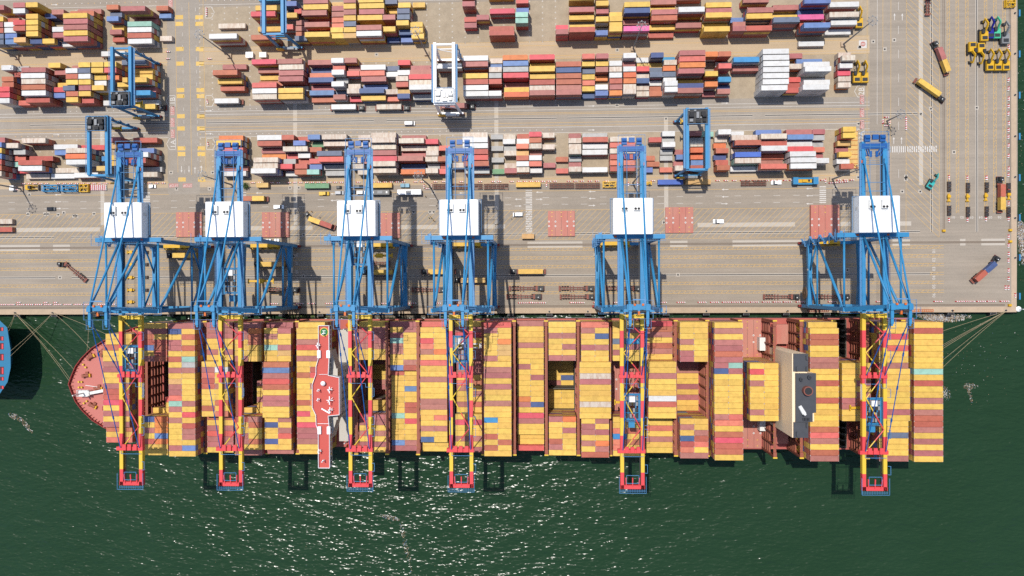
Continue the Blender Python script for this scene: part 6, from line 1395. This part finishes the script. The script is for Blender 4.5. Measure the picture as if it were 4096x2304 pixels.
for sx in (-1, 1):
    for sy in (-1, 1): bx_.box(sx * .75 - .08, sx * .75 + .08, sy * .65 - .08, sy * .65 + .08, 0, 1.3, 0)
LB = bx_.mesh('lashing_bin', [mat_rack, M['dark']])
for v in (1009, 1058, 1109, 1160): x, y = U(588, v); tag(inst('lashing_bin', LB, None, (x, y, 0)), 'brown lashing bin in the row under the leftmost quay crane', 'bin', 'lashing bins under the leftmost quay crane')
for u in (3794, 3869, 3944, 4031):
    for dv in (733, 745, 760, 829, 841, 856): x, y = U(u, dv + (u % 7)); tag(inst('lashing_bin', LB, None, (x, y, 0)), 'brown lashing bin at a truck lane on the right apron', 'bin', 'lashing bins on the right apron')
# straddle machine and loader
t = thing('straddle_machine', 'blue low machine with yellow engine deck, near the right end of the strip', 'machine', (*U(3220, 724, 2), 0)); m = MB(); m.box(-6, -3.6, -1.7, 1.7, .5, 3.4); m.box(3.6, 6, -1.7, 1.7, .5, 3.4); m.bar((-6, 1.3, 1.5), (6, 1.3, 1.5), .7, .9); m.bar((-6, -1.3, 1.5), (6, -1.3, 1.5), .7, .9); m.build('chassis', M['blue'], t)
m = MB(); m.box(-3.2, 3.2, -.8, .8, 1.2, 2.2, 0); m.cbox(-.4, 0, 2.2, 2.0, 1.2, .5, 0); m.cbox(1.8, .2, 2.2, .8, .8, .6, 1); m.build('engine', [M['yel'], M['dark']], t); wheels(t, (-5, -3.4, 3.4, 5), 3.4, .8)
t = thing('wheel_loader', 'yellow loader beside the barriers at far left of the strip', 'loader', (*U(127, 750, 1.5), 0)); m = MB(); m.box(-3, .4, -1.2, 1.2, .8, 2.2, 0); m.bar((.4, -.8, 1.8), (3, -.8, 1.0), .3, .4, 0); m.bar((.4, .8, 1.8), (3, .8, 1.0), .3, .4, 0); m.box(2.8, 3.6, -1.4, 1.4, .2, 1.1, 1); m.build('body', [M['yel'], M['dark']], t); m = MB(); m.box(-1.0, .3, -.8, .8, 2.2, 3.3); m.build('cab', M['dark'], t); wheels(t, (-2, 1.4), 2.6, .75)
t = thing('utility_cart', 'light blue two-box cart beside the yellow container strip', 'cart', (*U(1620, 742, 1), 0)); m = MB(); m.box(-2.2, -.1, -.9, .9, .5, 1.6, 0); m.box(.2, 2.2, -.9, .9, .5, 1.6, 0); m.box(-2.6, 2.4, -.3, .3, .3, .5, 1); m.build('body', [mat('pale_blue_paint', A(140, 190, 214), .5), M['dark']], t); wheels(t, (-1.4, 1.4), 1.8, .3)
def kiosk(u, v, w, d, h, label, mt, name='site_cabin'):
    x, y = U(u, v, h); t = thing(name, label, 'cabin', (x, y, 0)); m = MB(); m.box(-w / 2, w / 2, -d / 2, d / 2, 0, h); m.box(-w / 2 - .1, w / 2 + .1, -d / 2 - .1, d / 2 + .1, h, h + .12); m.build('body', mt, t); m = MB(); m.box(-.45, .45, -d / 2 - .03, -d / 2, .1, 2.0); m.build('door', M['grey'], t)
kiosk(997, 219, 3.4, 2.6, 2.4, 'white cabin on the lane right of the cross road, left one', M['white']); kiosk(1051, 219, 3.4, 2.4, 2.4, 'white cabin on the lane right of the cross road, right one', M['white2']); kiosk(46, 752, 2, 2.2, 2.2, 'small white cabin at the far left of the strip', M['white'])
for u, v in ((1070, 962), (1082, 962), (1104, 961), (1115, 961)):
    x, y = U(u, v); tag(MB().cbox(0, 0, 0, 1.0, 1.2, 1.0).cbox(0, 0, 1.0, 1.06, 1.26, .08).build('water_tank', M['white'], None, (x, y, 0)), 'small white tank below the second red hatch cover', 'tank', 'white tanks below the hatch cover')
t = thing('gangway', 'orange gangway section lying on the quay right of the rightmost crane', 'gangway', (*U(3690, 1242), .0)); m = MB()
for yy in (-.5, .5): m.bar((-5, yy, .3), (5, yy, .3), .12, .5)
for i in range(11): m.bar((-5 + i, -.5, .15), (-5 + i, .5, .15), .3, .06)
m.build('frame', M['orange'], t)
t = thing('gangway', 'orange gangway section on the quay under the rightmost crane', 'gangway', (*U(3272, 1242), .0)); inst('frame', bpy.data.meshes['frame'] if False else m.mesh('frame', M['redp']), t)
# empty open frame beside the right-end stack
t = thing('flat_rack_stack', 'stack of brown flat racks beside the right-end column of near block', 'rack', (*U(3411, 597, 2), 0)); m = MB(); m.box(-3, 3, -9, 9, 0, .4)
for i in range(9): m.bar((-3, -9 + 2.25 * i, .6), (3, -9 + 2.25 * i, .6), .16, .16, 1)
m.bar((-3, -9, .8), (0, -6.4, .8), .16, .16, 1); m.bar((3, -9, .8), (0, -6.4, .8), .16, .16, 1); m.build('frame', [M['c_a'], M['orange']], t)

# ------------------------------------------------------------------ bush
rb = random.Random(5); t = thing('bush', 'round green bush on the strip beside the second quay crane', 'bush', (*U(985, 745), 0)); m = MB()
for i in range(420):
    a, e, r = rb.random() * 2 * pi, rb.random() ** .7 * pi / 2, 1.9 * (.35 + .65 * rb.random() ** .5) * (1 + .22 * sin(3 * rb.random() * 6))
    c = Vector((r * cos(a) * cos(e), r * sin(a) * cos(e), .5 + r * 1.1 * sin(e))); q = Matrix.Rotation(rb.random() * 6, 3, Vector((rb.random() - .5, rb.random() - .5, rb.random() - .3)).normalized()); s_ = .16 + .2 * rb.random()
    m.quad([c + q @ Vector(p) * s_ for p in ((-1, 0, 0), (0, -.6, .1), (1, 0, 0), (0, .6, .1))])
m.build('crown', M['leaf'], t); m = MB(); m.tube((0, 0, 0), (0, 0, 1.4), .12, 7, 0, .06)
for a in range(5): m.tube((0, 0, .7), (1.0 * cos(a * 1.3), 1.0 * sin(a * 1.3), 1.7), .05, 5)
m.build('trunk', M['bark'], t)

# ------------------------------------------------------------------ people
SKIN = mat('skin', (.35, .2, .13), .6, 0, 0)
def person(u, v, rz, label, vest, legs, group='port workers on the quay', pose=0):
    me = bpy.data.meshes.new('person')
    sw = .16 + .1 * pose
    V = [(0, 0, .95), (0, 0, 1.12), (0, 0, 1.34), (0, 0, 1.48), (0, .015, 1.56), (0, .02, 1.66), (0, .02, 1.76)]
    Ed = [(i, i + 1) for i in range(6)]; Rr = [.15, .14, .17, .075, .085, .105, .07]
    for s_ in (-1, 1):
        i = len(V); V += [(s_ * .1, 0, .88), (s_ * .11, s_ * .08 * pose, .48), (s_ * .11, -s_ * .06 * pose, .09), (s_ * .11, .13 - s_ * .06 * pose, .04)]; Ed += [(0, i), (i, i + 1), (i + 1, i + 2), (i + 2, i + 3)]; Rr += [.11, .075, .05, .045]
        i = len(V); V += [(s_ * .2, 0, 1.4), (s_ * .26, .02, 1.12), (s_ * .27, .12 + .1 * pose, .88), (s_ * .27, .16 + .12 * pose, .79)]; Ed += [(2, i), (i, i + 1), (i + 1, i + 2), (i + 2, i + 3)]; Rr += [.075, .055, .04, .03]
        for k in range(5):
            j = len(V); V.append((s_ * (.27 + (k - 2) * .018), .17 + .12 * pose + (.03 if k == 4 else 0), .715 + (k == 4) * .04)); Ed.append((i + 3, j)); Rr.append(.009)
    me.from_pydata(V, Ed, [])
    x, y = U(u, v, .5); o = bpy.data.objects.new('person', me); COL.objects.link(o); o.location = (x, y, 0); o.rotation_euler = (0, 0, rz)
    sk = o.modifiers.new('skin', 'SKIN'); 
    for d, r in zip(me.skin_vertices[0].data if me.skin_vertices else [], Rr): d.radius = (r, r)
    o.modifiers.new('subdivision', 'SUBSURF').levels = 1
    me.materials.append(legs); tag(o, label, 'person', group)
    m = MB(); m.loft([[(.21 * k * cos(a), .15 * k * sin(a), z) for a in [2 * pi * j / 10 for j in range(10)]] for z, k in ((.98, .9), (1.2, 1.0), (1.42, 1.0), (1.47, .6))], 0); m.build('vest', vest, o)
    m = MB(); m.loft([[(.125 * k * cos(a), .02 + .14 * k * sin(a), z) for a in [2 * pi * j / 10 for j in range(10)]] for z, k in ((1.68, 1.08), (1.74, 1), (1.8, .75), (1.83, .3))], 0); m.build('helmet', M['cy'] if vest is not M['yel'] else M['white'], o)
HV = mat('lime_vest', A(190, 220, 40), .7, 0, 0); HO = mat('orange_vest', A(236, 100, 50), .7, 0, 0); JN = mat('dark_trousers', (.03, .035, .05), .8, 0, 0)
for u, v, r, lb, ve, po in ((1716, 871, 0, 'worker in a lime vest, leftmost of the group by the fourth crane house', HV, 0), (1722, 866, 2, 'worker in an orange vest, uppermost of the group by the fourth crane house', HO, .5), (1726, 872, 4, 'worker in lime vest in the middle of the group by the fourth crane house', HV, 1),
                            (1733, 880, 1, 'worker in orange vest walking at the lower right of the group', HO, 1), (1738, 884, 3, 'worker in orange vest, rightmost of the group by fourth crane house', HO, 0), (1247, 846, 1, 'worker in an orange vest above the turning truck', HO, .5), (1280, 869, 2, 'worker standing right of the turning truck cab', JN, .5), (1703, 786, 1, 'worker in an orange vest behind the white bus', HO, 1), (2046, 874, 2, 'worker in an orange vest near the white van', HO, .5), (3147, 1246, 2, 'worker in orange by a bollard left of the rightmost crane', HO, .5), (3812, 1243, 1, 'worker in orange by a bollard near the quay corner', HO, .5)):
    person(u, v, r, lb, ve, JN, pose=po)

# ------------------------------------------------------------------ floating rubbish and riprap
rd = random.Random(3)
DM = [mat('floating_debris_tan', A(170, 146, 118), .8, .3, 0), mat('floating_debris_brown', A(110, 84, 60), .8, .3, 0), mat('floating_debris_white', A(225, 222, 215), .7, .2, 0), mat('floating_debris_blue', A(120, 140, 170), .7, .2, 0)]
def debris(name, blobs, n_, s0=.15, s1=.5):
    m = MB()
    for i in range(n_):
        cx, cy, rx, ry, a = rd.choice(blobs); th = rd.random() * 2 * pi; r = rd.random() ** .6
        dx, dy = rx * r * cos(th), ry * r * sin(th); x, y = cx + dx * cos(a) - dy * sin(a), cy + dx * sin(a) + dy * cos(a); s_ = s0 + (s1 - s0) * rd.random() ** 2
        q = rd.random() * 6; l_ = s_ * (1 + 2 * rd.random())
        m.bar((x - l_ / 2 * cos(q), y - l_ / 2 * sin(q), -3.96), (x + l_ / 2 * cos(q), y + l_ / 2 * sin(q), -3.94), s_ * .6, .12, rd.choice((0, 0, 0, 1, 1, 2, 2, 3)))
    tag(m.build(name, DM), kind='stuff')
W4 = lambda u, v: U(u, v, -4)
def blob(u0, v0, u1, v1, w): (xa, ya), (xb, yb) = W4(u0, v0), W4(u1, v1); return ((xa + xb) / 2, (ya + yb) / 2, hypot(xb - xa, yb - ya) / 2, w, atan2(yb - ya, xb - xa))
debris('floating_rubbish', [blob(3660, 1262, 3890, 1268, 1.3), blob(3660, 1260, 3800, 1275, 2.0), blob(3700, 1266, 3860, 1276, 1.6), blob(3690, 1270, 3800, 1283, 1.2)], 1500)
debris('floating_rubbish', [blob(3848, 1545, 3912, 1545, 1.6), blob(3870, 1540, 3888, 1610, .9), blob(3776, 1545, 3796, 1600, 1.8)], 300, .1, .35)
debris('floating_rubbish', [blob(34, 1655, 90, 1680, 1.4), blob(80, 1672, 130, 1730, 1.1)], 260, .1, .4)
debris('floating_rubbish', [blob(1600, 2080, 1650, 2300, 1.2), blob(1520, 2060, 1600, 2080, 1.2)], 260, .12, .4)
debris('floating_rubbish', [blob(4080, 880, 4090, 980, 2.0), blob(4080, 900, 4092, 1060, 1.6)], 900)
debris('floating_rubbish', [blob(4078, 0, 4092, 1200, 3), blob(3640, 1300, 4090, 1500, 30), blob(300, 1900, 2000, 2250, 60)], 500, .1, .22)
rk = MB()
for i in range(900):
    u = 1140 + rd.random() * 620; x, y = U(u, 1262 + rd.random() * 6, -3.4); s_ = .25 + .5 * rd.random()
    i0 = len(rk.v); k = 1 if (u < 1310 and rd.random() < .45) else 0
    rk.loft([[(x + s_ * q * cos(a) * (1 + .3 * rd.random()), y + s_ * q * sin(a), -4.4 + s_ * h_) for a in (0, 1.2, 2.5, 3.7, 5)] for q, h_ in ((1, 0), (1, .9), (.5, 1.4))], k)
tag(rk.build('riprap_stones', [mat('riprap_stone', A(140, 128, 112), .9, .3, .3, 1), mat('algae_stone', A(96, 118, 60), .9, .3, .3, 1)]), kind='stuff')
